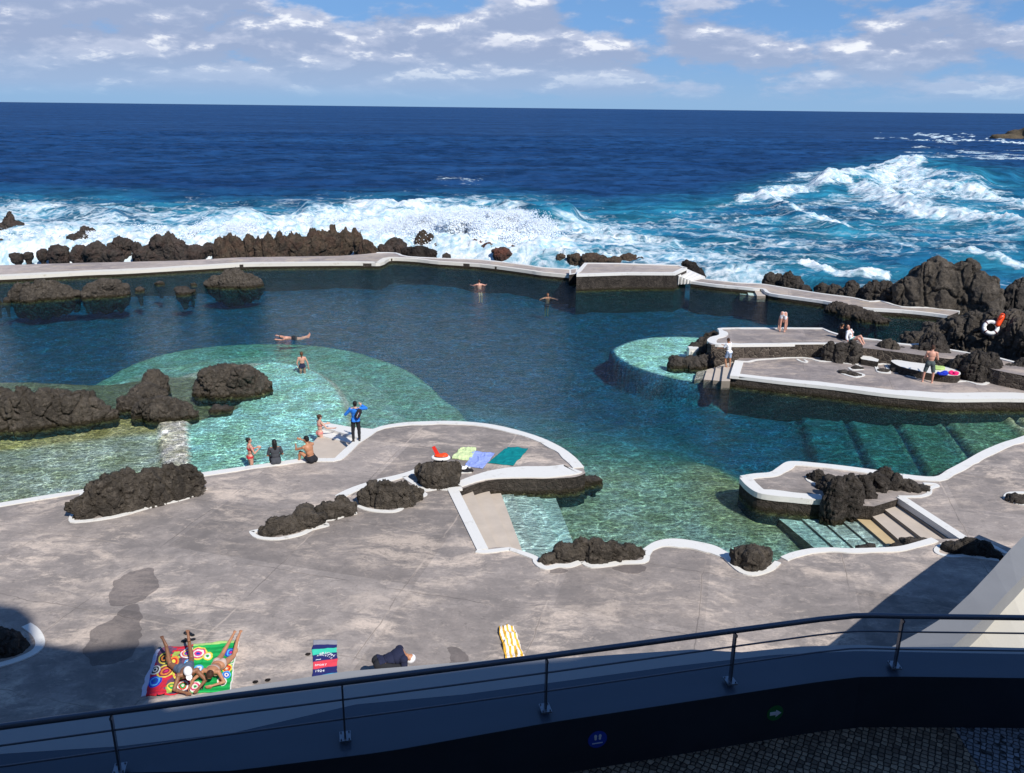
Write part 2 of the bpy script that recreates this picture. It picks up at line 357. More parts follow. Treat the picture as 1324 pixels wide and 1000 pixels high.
def npmesh(name, V, F, mats, smooth=True):
    "V (n,3) F (m,k) arrays"
    me = bpy.data.meshes.new(name); V = np.ascontiguousarray(V, np.float32); F = np.ascontiguousarray(F, np.int32); k = F.shape[1]
    me.vertices.add(len(V)); me.vertices.foreach_set('co', V.ravel()); me.loops.add(F.size); me.loops.foreach_set('vertex_index', F.ravel())
    me.polygons.add(len(F)); me.polygons.foreach_set('loop_start', np.arange(0, F.size, k, dtype=np.int32))
    for mm in (mats if isinstance(mats, (list, tuple)) else [mats]): me.materials.append(MATS[mm])
    me.update(calc_edges=True); me.polygons.foreach_set('use_smooth', np.full(len(F), smooth)); me.validate(); return me
def setcol(me, cols):
    a = me.color_attributes.new('Col', 'FLOAT_COLOR', 'POINT'); c = np.ones((len(me.vertices), 4), np.float32); c[:, :3] = cols; a.data.foreach_set('color', c.ravel())
def setf(me, name, v):
    a = me.attributes.new(name, 'FLOAT', 'POINT'); a.data.foreach_set('value', np.ascontiguousarray(v, np.float32))
def getv(me):
    a = np.empty(len(me.vertices)*3, np.float32); me.vertices.foreach_get('co', a); return a.reshape(-1, 3).astype(float)
def putv(me, V): me.vertices.foreach_set('co', np.ascontiguousarray(V, np.float32).ravel()); me.update()
def getn(me):
    a = np.empty(len(me.vertices)*3, np.float32); me.vertex_normals.foreach_get('vector', a); return a.reshape(-1, 3).astype(float)
class MB:
    "collects solids, several materials"
    def __init__(s): s.v = []; s.f = []; s.m = []; s.mats = []
    def mi(s, m):
        if m not in s.mats: s.mats.append(m)
        return s.mats.index(m)
    def prism(s, poly, z0, z1, mtop, mside=None):
        "poly xy list; z1 top may be list"
        P = list(poly); A = sum(P[i][0]*P[(i+1) % len(P)][1]-P[(i+1) % len(P)][0]*P[i][1] for i in range(len(P)))
        if A < 0: P = P[::-1]
        n = len(P); b = len(s.v)
        s.v += [(x, y, z1) for x, y in P]+[(x, y, z0) for x, y in P]
        s.f.append(tuple(b+i for i in range(n))); s.m.append(s.mi(mtop))
        s.f.append(tuple(b+n+i for i in range(n))[::-1]); s.m.append(s.mi(mside or mtop))
        for i in range(n):
            j = (i+1) % n; s.f.append((b+i, b+n+i, b+n+j, b+j)); s.m.append(s.mi(mside or mtop))
        return s
    def ribbon(s, pts, w, z0, z1, m, side=1, closed=False, out=.03):
        "strip along xy polyline; side=+1 strip lies left of travel; out = overhang the other way; w may be list"
        n = len(pts); P = [np.array(p[:2], float) for p in pts]; inn = []; ou = []
        for i in range(n):
            a = P[(i-1) % n] if (closed or i > 0) else P[i]; c = P[(i+1) % n] if (closed or i < n-1) else P[i]
            t = c-a; t = t/(np.linalg.norm(t)+1e-9); nn = np.array([-t[1], t[0]])*side
            ww = w[i] if isinstance(w, (list, tuple, np.ndarray)) else w
            ww = ww*(1+.30*(vnoise(np.array([[P[i][0]*1.7, P[i][1]*1.7, 3.]]), 5)[0]-.5))
            inn.append(P[i]+nn*ww); ou.append(P[i]-nn*out)
        b = len(s.v); k = s.mi(m)
        for i in range(n): s.v += [(*ou[i], z1), (*inn[i], z1), (*inn[i], z0), (*ou[i], z0)]
        for i in range(n if closed else n-1):
            j = (i+1) % n; q = b+4*i; r = b+4*j
            for c in range(4):
                s.f.append((q+c, q+(c+1) % 4, r+(c+1) % 4, r+c)[::-1 if side > 0 else 1]); s.m.append(k)
        if not closed:
            for q, fl in ((b, 1), (b+4*(n-1), -1)): s.f.append((q, q+1, q+2, q+3)[::fl*(1 if side > 0 else -1)]); s.m.append(k)
        return s
    def box(s, c, d, m, X=(1, 0, 0), Y=(0, 1, 0), Z=(0, 0, 1)):
        b = len(s.v); c = np.array(c, float); X, Y, Z = (np.array(a, float) for a in (X, Y, Z)); k = s.mi(m)
        for z in (-.5, .5):
            for x, y in ((-.5, -.5), (.5, -.5), (.5, .5), (-.5, .5)): s.v.append(tuple(c+X*x*d[0]+Y*y*d[1]+Z*z*d[2]))
        for f in ((0, 3, 2, 1), (4, 5, 6, 7), (0, 1, 5, 4), (1, 2, 6, 5), (2, 3, 7, 6), (3, 0, 4, 7)): s.f.append(tuple(b+i for i in f)); s.m.append(k)
        return s
    def tube(s, pts, r, m, n=12):
        P = [np.array(p, float) for p in pts]; b = len(s.v); k = s.mi(m); L = len(P)
        for i, p in enumerate(P):
            t = P[min(i+1, L-1)]-P[max(i-1, 0)]; t /= np.linalg.norm(t)+1e-9
            u = np.cross(t, (0, 0, 1) if abs(t[2]) < .9 else (1, 0, 0)); u /= np.linalg.norm(u); w = np.cross(t, u)
            rr = r[i] if isinstance(r, (list, tuple)) else r
            for j in range(n):
                a = 2*math.pi*j/n; s.v.append(tuple(p+rr*(math.cos(a)*u+math.sin(a)*w)))
        for i in range(L-1):
            for j in range(n):
                q = b+i*n; j2 = (j+1) % n; s.f.append((q+j, q+j2, q+n+j2, q+n+j)); s.m.append(k)
        s.f.append(tuple(b+j for j in range(n))[::-1]); s.m.append(k); s.f.append(tuple(b+(L-1)*n+j for j in range(n))); s.m.append(k)
        return s
    def build(s, name, parent=None, smooth=False, loc=None):
        me = mesh(name, s.v, s.f, s.mats, s.m, smooth)
        bm = bmesh.new(); bm.from_mesh(me); bmesh.ops.recalc_face_normals(bm, faces=bm.faces); bm.to_mesh(me); bm.free()
        return link(name, me, parent, loc)
def struct(o): o['kind'] = 'structure'; return o
def remeshed(V, F, voxel, name='tmp', smooth_it=0):
    "closed overlapping solids -> one voxel surface (numpy verts, mesh)"
    me = bpy.data.meshes.new(name); me.from_pydata([tuple(v) for v in V], [], F); o = bpy.data.objects.new(name, me); C.objects.link(o)
    mo = o.modifiers.new('r', 'REMESH'); mo.mode = 'VOXEL'; mo.voxel_size = voxel; mo.adaptivity = 0
    if smooth_it:
        sm = o.modifiers.new('s', 'SMOOTH'); sm.factor = .5; sm.iterations = smooth_it
    dg = bpy.context.evaluated_depsgraph_get(); dg.update()
    r = bpy.data.meshes.new_from_object(o.evaluated_get(dg)); bpy.data.objects.remove(o); bpy.data.meshes.remove(me); return r
def uvs(n=14, m=8):
    V = [(0, 0, 1)]; F = []
    for i in range(1, m):
        a = math.pi*i/m
        for j in range(n): b = 2*math.pi*j/n; V.append((math.sin(a)*math.cos(b), math.sin(a)*math.sin(b), math.cos(a)))
    V.append((0, 0, -1)); L = len(V)-1
    for j in range(n): F.append((0, 1+j, 1+(j+1) % n)); F.append((L, L-n+(j+1) % n, L-n+j))
    for i in range(m-2):
        for j in range(n): a = 1+i*n; F.append((a+j, a+n+j, a+n+(j+1) % n, a+(j+1) % n))
    return np.array(V), F
SPH_V, SPH_F = uvs(); SPB_V, SPB_F = uvs(24, 14)
class Solid:
    def __init__(s): s.V = []; s.F = []; s.n = 0
    def add(s, V, F):
        s.V.append(np.asarray(V, float)); s.F += [tuple(i+s.n for i in f) for f in F]; s.n += len(V)
    def ell(s, c, r, X=(1, 0, 0), Y=(0, 1, 0), Z=(0, 0, 1), big=False):
        sv, sf = (SPB_V, SPB_F) if big else (SPH_V, SPH_F)
        A = np.stack([np.array(X, float)*r[0], np.array(Y, float)*r[1], np.array(Z, float)*r[2]]); V = sv @ A + np.array(c, float)
        if np.linalg.det(A) < 0: sf = [f[::-1] for f in sf]
        s.add(V, sf)
    def cap(s, a, b, ra, rb, n=14):
        a = np.array(a, float); b = np.array(b, float); t = b-a; L = np.linalg.norm(t)+1e-9; t = t/L
        u = np.cross(t, (0, 0, 1) if abs(t[2]) < .9 else (1, 0, 0)); u /= np.linalg.norm(u); w = np.cross(t, u)
        V = [a-t*ra]; rings = []
        for i in range(1, 4): q = math.pi/2*(1-i/3); rings.append((a-t*ra*math.sin(q), ra*math.cos(q)))
        for i in range(0, 3): q = math.pi/2*i/3; rings.append((b+t*rb*math.sin(q), rb*math.cos(q)))
        for c, r in rings:
            for j in range(n): an = 2*math.pi*j/n; V.append(c+r*(math.cos(an)*u+math.sin(an)*w))
        V.append(b+t*rb); E = len(V)-1; F = []
        for j in range(n): F.append((0, 1+(j+1) % n, 1+j)); F.append((E, E-n+j, E-n+(j+1) % n))
        for i in range(5):
            for j in range(n): q = 1+i*n; F.append((q+j, q+(j+1) % n, q+n+(j+1) % n, q+n+j))
        s.add(V, F)
    def mesh(s, voxel, smooth_it=0): return remeshed(np.concatenate(s.V), s.F, voxel, smooth_it=smooth_it)
# ================================================================== SETTING
# ---- sea surface (one sheet to the horizon)
def make_sea():
    ys = [50.0]
    while ys[-1] < 430: ys.append(ys[-1]*1.0042+.04)
    while ys[-1] < 60000: ys.append(ys[-1]*1.045)
    ys = np.array(ys); t = np.linspace(-.95, .95, 950)
    wide = np.array([-3.5, -2.2, -1.5]); t = np.concatenate([wide, t, -wide[::-1]])
    Y, T = np.meshgrid(ys, t, indexing='ij'); X = Y*T
    near = sstep(900, 300, Y)
    x = X.ravel(); y = Y.ravel(); nr = near.ravel()
    Z0 = np.full(x.shape, ZS); P = np.stack([x, y, Z0], 1)
    u, v = proj(P)
    p2 = np.stack([x*.045, y*.10, x*0], 1)
    # swell
    h = np.zeros(x.shape)
    for (a, wl, th, ph) in ((.34, 34, .15, 0), (.22, 19, -.25, 1.3), (.16, 11, .35, 2.1), (.12, 7.3, -.05, .4), (.07, 4.1, .55, 3.3)):
        k = 2*math.pi/wl; arg = k*(y*math.cos(th)+x*math.sin(th))+ph+3.0*fbm(np.stack([x*.02, y*.02, x*0+ph], 1), 3, 5)
        h += a*(1-np.abs(np.sin(arg/2)))*1.3*nr
    h += nr*(fbm(np.stack([x*.22, y*.4, x*0], 1), 5, 3, True)-.6)*.75
    d = Y.ravel()
    shore = sstep(175, 110, d)
    # breaking swell, right
    def band(pl, w): return np.exp(-(line_d(u, v*2.0, [(a, b*2.0) for a, b in pl])/w)**2)
    W1 = [(962, 262), (1030, 250), (1075, 241), (1120, 233), (1158, 224), (1190, 238), (1230, 250), (1275, 256), (1340, 262)]
    W2 = [(1118, 250), (1150, 262), (1185, 276), (1240, 286), (1290, 296), (1350, 308)]
    W3 = [(985, 262), (1010, 276), (1040, 290), (1085, 303)]
    W4 = [(690, 297), (730, 300), (760, 308), (800, 318)]
    h += 2.1*band([(1070, 244), (1120, 237), (1160, 230), (1215, 240), (1260, 244)], 17)
    h += 1.5*band([(1165, 226), (1230, 236), (1300, 232)], 15)+1.1*band(W2, 12)+.8*band(W3, 10)
    h += 1.8*band([(660, 285), (700, 291), (735, 288)], 14)-1.0*band([(672, 302), (700, 303)], 8)
    h += 1.5*band([(400, 283), (450, 279), (520, 282), (560, 279), (640, 280)], 14)+1.3*band([(285, 300), (320, 297)], 22)
    h += 1.0*band([(0, 285), (60, 282), (150, 290)], 12)
    # chop where the water is broken
    f = np.zeros(x.shape); un, vn = u, v
    wq = np.stack([x*.07, y*.07, x*0], 1); u = u+(fbm(wq, 5, 41)-.5)*46; v = v+(fbm(wq+31, 5, 43)-.5)*26
    white = poly_sd(u, v, [(-60, 286), (110, 286), (210, 290), (250, 288), (300, 284), (345, 276), (440, 268), (520, 269), (560, 266), (640, 268), (680, 284), (735, 300), (790, 322), (840, 338), (870, 352), (700, 352), (-60, 352)])
    f = np.maximum(f, sstep(-10, 26, white)*.78)
    f = np.maximum(f, sstep(-30, 25, poly_sd(u, v, [(-60, 268), (340, 268), (640, 262), (760, 282), (960, 330), (1050, 372), (1330, 372), (1330, 420), (640, 360), (-60, 350)]))*.50)
    f = np.maximum(f, .84*band(W1, 14)); f = np.maximum(f, .76*band(W2, 22)); f = np.maximum(f, .66*band(W3, 10)); f = np.maximum(f, .7*band(W4, 16))
    f = np.maximum(f, .78*sstep(-10, 12, poly_sd(u, v, [(1120, 236), (1160, 222), (1180, 240), (1250, 258), (1350, 262), (1350, 288), (1240, 262), (1180, 258)])))
    f = np.maximum(f, .75*band([(1040, 352), (1090, 362), (1150, 366)], 8)); f = np.maximum(f, .66*band([(1230, 332), (1280, 340), (1330, 352)], 9))
    f = np.maximum(f, .34*sstep(-25, 30, poly_sd(u, v, [(700, 280), (900, 270), (1000, 250), (1340, 250), (1340, 345), (1000, 372), (800, 330)])))
    f = np.maximum(f, .80*band([(1180, 176), (1225, 178), (1290, 182), (1350, 184)], 3.2)); f = np.maximum(f, .66*band([(1210, 184), (1232, 186)], 3)); f = np.maximum(f, .6*band([(1135, 180), (1180, 182)], 2.2))
    f = np.maximum(f, .52*band([(1180, 200), (1324, 205)], 7)); f = np.maximum(f, .47*band([(990, 243), (1100, 225)], 12))
    f = np.maximum(f, .40*band([(560, 238), (620, 236)], 5)); f = np.maximum(f, .45*band([(1090, 262), (960, 300)], 25))
    u, v = un, vn
    inn = poly_sd(u, v, [(-60, 330), (260, 331), (520, 326), (740, 340), (736, 356), (500, 342), (-60, 350)])
    dark = sstep(-6, 6, poly_sd(u, v, [(670, 292), (690, 288), (740, 287), (700, 300), (684, 305)]))
    f = f*(1-.75*dark)
    aq = np.maximum(sstep(-22, 16, poly_sd(u, v, [(-60, 258), (200, 262), (330, 270), (640, 258), (780, 272), (900, 262), (1000, 244), (1100, 222), (1200, 208), (1280, 226), (1350, 232), (1350, 460), (-60, 380)])), .0)
    aq *= .55+.6*fbm(np.stack([x*.03, y*.045, x*0], 1), 4, 9)
    h += sstep(.3, .9, f)*nr*(fbm(np.stack([x*.55, y*.55, x*0], 1), 5, 21, True)-.45)*1.6
    h = h*sstep(52, 62, d) if False else h
    # keep the sea below the outer walls on the pool side
    edge = sstep(0, 10, -poly_sd(u, v, [(-400, 334), (260, 333), (520, 326), (700, 342), (1000, 366), (1130, 385), (1700, 430), (1700, 900), (-400, 900)]))
    h = np.where(edge < 1, np.minimum(h, .35)*edge+(-3.4)*(1-edge), h)
    # curvature of the far rows keeps the far sheet flat
    P[:, 2] = ZS+h
    ny, nx = X.shape; I = np.arange(ny*nx).reshape(ny, nx)
    F = np.stack([I[:-1, :-1], I[:-1, 1:], I[1:, 1:], I[1:, :-1]], -1).reshape(-1, 4)
    me = npmesh('sea', P, F, 'sea_water'); setf(me, 'foam', np.clip(f, 0, 1)); setf(me, 'aqua', np.clip(aq, 0, 1))
    o = struct(link('sea', me)); return P
SEA = make_sea()
# ---- pool floor heightfield
Z_SH, Z_SH2, Z_ST, Z_GR = -.55, -.9, -1.5, -.85
DZ = .5
def make_floor():
    xs = np.arange(-58, 58, .16); ys = np.arange(19, 84, .16)
    Y, X = np.meshgrid(ys, xs, indexing='ij'); x = X.ravel(); y = Y.ravel()
    z = np.full(x.shape, -3.7*DZ); col = np.tile(np.array([.010, .100, .185]), (len(x), 1)); n = fbm(np.stack([x*.35, y*.35, x*0], 1), 4, 31)
    z += (n-.5)*.5
    def zone(pts, zz, c, soft=.25, slope=None, smooth=True, inner=False):
        nonlocal z, col
        c = tuple(min(.8, q*(BR if max(c) < .4 else 1.3)*w_) for q, w_ in zip(c, (1.35, .80, 1.0) if max(c) < .4 else ((.84, .97, .95) if c[1] > c[0] else (1, 1, 1)))); zz = zz*DZ; P = pxy(crom(pts, 4, True) if smooth else pts, zz); sd = poly_sd(x, y, P)
        k = sstep(-soft, min(0, -soft+.3) if soft < .6 else soft*.15, sd); z = z*(1-k)+zz*k; k2 = sstep(.14, .32, sd) if inner else k
        col[:] = col*(1-k2[:, None])+np.array(c)*k2[:, None]
    BR = 1.9; GR = (.16, .235, .15)
    # far wall ledge
    zone([(490, 345), (505, 338), (540, 337), (600, 343), (560, 348), (510, 349)], -1.6, (.20, .19, .09), 1.2)
    # middle basin slope between peninsula and islet
    zone([(570, 530), (690, 545), (800, 565), (960, 580), (1010, 610), (1010, 760), (560, 760), (600, 620)], -2.5, (.035, .10, .11), 4.0)
    zone([(590, 575), (770, 590), (860, 602), (960, 618), (1010, 630), (1060, 760), (560, 760), (600, 620)], -1.8, (.085, .15, .10), 4.0)
    zone([(740, 612), (830, 618), (905, 622), (960, 632), (1080, 680), (1080, 760), (560, 760), (690, 640)], -1.2, (.17, .24, .145), 3.0)
    zone([(925, 600), (985, 640), (1050, 668), (1020, 680), (960, 665), (930, 640)], -1.0, (.15, .20, .09), 2.0)
    # pool at the right, stepped floor
    zone([(1010, 500), (1350, 530), (1350, 640), (1040, 640)], -2.6, (.015, .065, .085), .59, smooth=False)
    zone([(860, 500), (960, 494), (1030, 505), (1030, 640), (900, 560)], -2.9, (.015, .075, .10), 3.0)
    for (a, b, zz, c) in (((1022, 511), (1050, 597), -2.3, (.024, .085, .085)), ((1081, 518), (1122, 606), -1.95, (.040, .105, .080)), ((1143, 523), (1194, 612), -1.6, (.065, .13, .080)), ((1204, 528), (1252, 590), -1.2, (.10, .165, .09)), ((1300, 535), (1324, 556), -.7, (.26, .29, .15))):
        a2 = (a[0]-(b[0]-a[0])*.12, a[1]-(b[1]-a[1])*.12); b2 = (b[0]+(b[0]-a[0])*.15, b[1]+(b[1]-a[1])*.15)
        zone([a2, (1500, a2[1]+10), (1500, b2[1]), b2], zz, c, .32, smooth=False)
        zone([(a2[0]-4, a2[1]-1), a2, b2, (b2[0]-6, b2[1])], zz-.5, (.012, .035, .045), .12, smooth=False)  # dark strip paints in the shaded riser at each floor step
    zone([(940, 488), (1080, 502), (1200, 515), (1330, 515), (1330, 524), (1200, 526), (1080, 512), (940, 498)], -.5, (.30, .30, .11), .9, smooth=False)
    # round shelf
    zone([(790, 456), (800, 446), (830, 438), (870, 435), (915, 437), (960, 445), (970, 470), (945, 494), (900, 496), (850, 486), (812, 473)], -.55, (.50, .60, .54), .3, inner=True)
    # left shelves
    zone([(-80, 520), (40, 510), (110, 505), (180, 470), (250, 452), (330, 446), (400, 448), (470, 460), (530, 484), (565, 515), (588, 552), (480, 640), (-80, 700)], Z_ST-.2, (.15, .22, .14), .5)
    zone([(-80, 530), (40, 520), (140, 500), (200, 480), (280, 466), (360, 462), (430, 474), (480, 500), (505, 528), (520, 560), (470, 640), (-80, 700)], Z_ST+.1, (.19, .26, .17), .4)
    zone([(-80, 545), (60, 540), (150, 540), (200, 530), (218, 500), (260, 480), (345, 470), (400, 478), (432, 500), (448, 530), (452, 552), (480, 640), (-80, 720)], Z_GR, (.26, .30, .19), .4)
    zone([(241, 548), (240, 520), (290, 496), (345, 469), (395, 476), (424, 496), (440, 524), (450, 560), (470, 620), (246, 640)], Z_SH, (.46, .58, .52), .3)
    zone([(130, 500), (215, 490), (262, 500), (300, 530), (230, 548), (120, 548), (60, 560), (-60, 566), (-60, 500)], -1.0, (.10, .11, .05), .5)
    zone([(-60, 556), (60, 556), (150, 542), (235, 540), (235, 552), (150, 562), (-60, 585)], Z_GR, (.27, .25, .09), .8)
    zone([(205, 542), (240, 541), (247, 640), (213, 640)], -.18, (.60, .52, .44), .06, smooth=False)
    z = z+(n-.5)*.12
    ny, nx = X.shape; I = np.arange(ny*nx).reshape(ny, nx); F = np.stack([I[:-1, :-1], I[:-1, 1:], I[1:, 1:], I[1:, :-1]], -1).reshape(-1, 4)
    me = npmesh('pool_floor', np.stack([x, y, z], 1), F, 'pool_floor'); setcol(me, np.clip(col, 0, 1)); struct(link('pool_floor', me))
make_floor()
# ---- pool water: closed body
PW = pxy([(-140, 350), (-60, 349), (109, 346), (240, 342), (329, 337), (460, 335), (491, 334), (540, 333), (621, 339), (680, 346), (745, 352), (870, 355), (900, 363), (984, 369), (1062, 385), (1124, 395), (1241, 405), (1400, 420)], 0.0)
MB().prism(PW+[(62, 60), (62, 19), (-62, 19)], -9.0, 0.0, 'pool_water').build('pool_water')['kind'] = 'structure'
# ---- main deck
LEFT = [(-90, 668), (0, 652), (105, 635), (265, 612), (300, 607), (351, 600), (371, 597), (389, 595), (410, 594), (431, 594), (437, 590.6), (457, 572.5), (481, 556.6), (500, 551)]
PEN = [(500, 551), (520, 548), (545, 546.5), (590, 546), (640, 551), (690, 564), (722, 578), (742, 592), (754, 605)]
PENB = [(757, 612), (743, 617), (709, 619), (681, 619), (643, 620), (621, 624), (598, 632)]
STEPL = [(593, 634), (630, 709)]
NEAR1 = [(630, 709), (655, 708), (690, 719), (705, 722), (730, 716), (760, 708), (800, 706), (832, 712)]
NEAR2 = [(832, 712), (846, 703), (862, 699), (880, 699), (905, 703), (925, 708), (940, 716), (955, 722), (985, 726), (1000, 727), (1010, 722), (1025, 716), (1050, 711), (1075, 710), (1100, 711), (1140, 710), (1165, 708), (1185, 703), (1205, 697)]
STEPR = [(1243, 697), (1163, 645)]
ISLB = [(1130, 655), (1090, 652), (1065, 647), (1044, 646), (1020, 643.6), (1002, 642), (980, 638), (966, 629), (957, 619)]
ISLT = [(957, 617), (975, 614), (996, 612), (1006, 606), (1017, 599), (1030, 598), (1049, 599.5), (1088, 603.5), (1130, 609), (1166, 614.5), (1208, 618), (1226, 609), (1247, 598), (1270, 585), (1296, 574), (1324, 565), (1420, 530)]
def W(pts, z=ZD, n=4): return pxy(crom(pts, n), z)
seq = W(LEFT, n=1)+W(PEN)[1:]+W(PENB)+[tuple(pix(*q, ZD)[:2]) for q in STEPL]+W(NEAR1)[1:]+W(NEAR2)[1:]+[tuple(pix(*q, ZD)[:2]) for q in STEPR]+W(ISLB)+W(ISLT)
DECK = seq+[(48, 36), (48, 3), (-40, 3)]
dk = MB().prism(DECK, -3.5, ZD, 'worn_concrete', 'wall_rubble').build('deck'); struct(dk)
kb = MB(); zt, zb = ZD+.035, ZD-.16
kb.ribbon(W(LEFT, n=2), .27, zb, zt, 'white_paint', -1)
kb.ribbon(W(PEN), list(np.linspace(.28, .40, len(W(PEN)))), zb, zt+.002, 'white_paint', -1)
wl = W([(752, 611), (743, 614), (709, 618), (681, 618), (643, 619), (621, 622), (596, 630)]); kb.ribbon(wl, list(np.interp(np.linspace(0, 1, len(wl)), [0, .1, .5, .8, 1], [.55, .8, .9, .45, .3])), zb, zt+.004, 'white_paint', -1)
kb.ribbon([tuple(pix(*q, ZD)[:2]) for q in ((590, 631), (630, 711))], .30, zb, zt+.006, 'white_paint', -1)
kb.ribbon(W([(617, 712), (628, 713), (655, 710), (664, 711), (693, 721), (697, 728), (706, 734), (720, 731), (735, 731), (752, 726), (765, 732), (790, 729), (800, 727), (830, 726), (834, 718), (838, 712)]), .15, zb, zt, 'white_paint', -1)
kb.ribbon(W(NEAR2[:9]), list(np.interp(np.arange(33), [0, 4, 12, 20, 28, 32], [.2, .3, .5, .5, .3, .18])), zb, zt+.003, 'white_paint', -1)
kb.ribbon(W([(936, 716), (945, 726), (960, 739), (975, 742), (993, 736), (1003, 727)]), .15, ZD, zt+.005, 'white_paint', -1)
kb.ribbon(W(NEAR2[10:]), .22, zb, zt+.001, 'white_paint', -1)
kb.ribbon([tuple(pix(*q, ZD)[:2]) for q in ((1243, 699), (1160, 644))], .30, zb, zt+.004, 'white_paint', -1)
kb.ribbon(W(ISLB[2:]), .42, zb, zt+.003, 'white_paint', -1)
kb.ribbon(W(ISLT[:10]), .36, zb, zt+.001, 'white_paint', -1); kb.ribbon(W(ISLT[9:]), .34, zb, zt+.002, 'white_paint', -1)
# painted outlines round the rocks
def ring(pts, w=.15, closed=False, z=ZD, h=.03, n=3): kb.ribbon(pxy(crom(pts, n, closed), z), w, z-.05, z+h, 'white_paint', 1, closed, 0)
ring([(104, 637), (98, 655), (89, 671), (97, 677), (150, 670), (200, 656), (245, 645), (268, 633)])
ring([(345, 684), (330, 686), (322, 689), (332, 697), (360, 699), (390, 693), (405, 686), (426, 680.5), (421, 675), (434, 672.7), (455, 666), (462, 665), (459, 656), (470, 660), (486, 663), (507, 663.6), (520, 660), (533, 649), (552, 641.5), (549, 637), (538, 631)])
ring([(444, 645), (465, 634), (490, 626), (509, 622), (535, 614), (556, 607)], .32)
ring([(520, 618), (538, 630), (550, 636), (565, 634), (582, 635), (598, 633)], .17)
ring([(590, 613), (610, 612)], .5)
ring([(1335, 637), (1305, 637), (1297, 643), (1305, 650), (1335, 657)])
ring([(1225, 700), (1212, 706), (1207, 712), (1213, 718), (1232, 722), (1250, 721), (1272, 724), (1292, 727)])
ring([(1266, 700), (1282, 708), (1299, 717)])
ring([(1041, 617), (1044, 623), (1062, 632), (1066, 640)], .13)
ring([(1163, 644), (1190, 644), (1204, 640), (1206, 633), (1215, 630), (1209, 626), (1193, 625)], .15)
ring([(28, 812), (40, 821), (46, 833), (40, 843), (20, 852), (0, 858), (-20, 862)], .2)
struct(kb.build('kerb'))
# stains on the deck (wet, own outline)
st = MB()
def blob(pts, z=ZD, h=.004): st.prism([(x_+.22*(fbm(np.array([[x_*2.2, y_*2.2, 1.]]), 4)[0]-.5)*2, y_+.22*(fbm(np.array([[x_*2.2, y_*2.2, 9.]]), 4)[0]-.5)*2) for x_, y_ in pxy(crom(pts, 12, True), z)], z-.02, z+h, 'wet_concrete')
blob([(150, 748), (175, 739), (198, 740), (202, 755), (192, 772), (180, 781), (160, 784), (143, 780), (141, 764)])
blob([(168, 784), (183, 790), (182, 812), (178, 834), (150, 860), (120, 858), (110, 834), (128, 812), (146, 798)])
blob([(578, 842), (588, 839), (600, 846), (604, 856), (590, 860), (576, 856)]); blob([(712, 735), (730, 734), (733, 740), (716, 741)])
blob([(790, 733), (825, 729), (836, 735), (824, 740), (800, 738)])
struct(st.build('wet_patch'))
# ---- steps
def steps(name, L, Rr, zs, mats, thick=.5):
    "L,R lists of px points along the two flanks; tread i spans i..i+1 at height zs[i]"
    b = MB()
    for i in range(len(zs)):
        z = zs[i]; q = [pix(*L[i], z)[:2], pix(*L[i+1], z)[:2], pix(*Rr[i+1], z)[:2], pix(*Rr[i], z)[:2]]
        q = [tuple(a) for a in q]; b.prism(q, z-.42-.003*i, z, mats[i][0], mats[i][1])
    return b.build(name)
def lerp(a, b, t): return (a[0]+(b[0]-a[0])*t, a[1]+(b[1]-a[1])*t)
# entry steps beside the peninsula (far flank, near flank)
fr_ = [(592, 630), (608, 628), (630, 628), (644, 628), (660, 628), (676, 628), (692, 628), (712, 628)]
nr_ = [(632, 716), (650, 716), (668, 716), (683, 716), (699, 716), (715, 714), (728, 710), (745, 705)]
# flanks interpolated on the measured tread edges
nrr = [(628, 712), (645, 712), (663, 712), (678, 720), (694, 722), (712, 722), (726, 714), (742, 704)]
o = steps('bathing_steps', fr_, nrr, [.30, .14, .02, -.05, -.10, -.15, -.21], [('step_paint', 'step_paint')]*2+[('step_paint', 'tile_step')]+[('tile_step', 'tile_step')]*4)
tag(o, 'broad pale steps sloping into the water just below the peninsula', 'steps')
# right flight
Lr = [(1162, 643), (1152, 646), (1132, 650), (1112, 654), (1095, 660), (1076, 663), (1054, 665), (1031, 666), (1006, 670)]
Rr_ = [(1243, 699), (1232, 702), (1208, 708), (1180, 714), (1160, 716), (1142, 718), (1115, 718), (1090, 718), (1064, 718)]
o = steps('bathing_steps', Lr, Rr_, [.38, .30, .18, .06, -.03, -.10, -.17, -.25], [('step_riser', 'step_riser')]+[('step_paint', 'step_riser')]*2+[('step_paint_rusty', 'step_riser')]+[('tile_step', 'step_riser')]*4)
tag(o, 'long flight of worn cream steps going into the water beside the rocky islet', 'steps')
Ls = [(948, 468), (936, 471), (926, 475), (914, 478), (901, 481)]; Rs = [(944, 493), (933, 493), (922, 492), (910, 491), (898, 491)]
o = steps('bathing_steps', Ls, Rs, [.34, .18, .05, -.08], [('step_paint', 'step_riser')]*4)
tag(o, 'small flight of cream steps under the man in the white shirt by the round shelf', 'steps')
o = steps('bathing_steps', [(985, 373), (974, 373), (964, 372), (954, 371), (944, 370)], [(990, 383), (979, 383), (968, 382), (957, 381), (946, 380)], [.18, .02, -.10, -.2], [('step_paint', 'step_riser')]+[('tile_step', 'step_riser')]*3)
tag(o, 'short pale steps into the pool on the inner side of the sea wall', 'steps')
# white corner ledge where the backpack man stands
b = MB(); q = lambda pts, z: [tuple(pix(*p, z)[:2]) for p in pts]
b.prism(q([(418, 546), (452, 552), (484, 555), (484, 559), (470, 568), (416, 552)], .28), -.4, .28, 'white_paint')
b.prism(q([(402, 575), (416, 560), (455, 568), (474, 566), (440, 592), (431, 597), (398, 597)], .10), -1.0, .10, 'step_paint')
b.prism(q([(416, 552), (474, 566), (455, 573), (414, 563)], .16), -.9, .16, 'white_paint')
tag(b.build('white_ledge'), 'white painted ledge and landing at the pool edge under the person with the backpack', 'ledge')
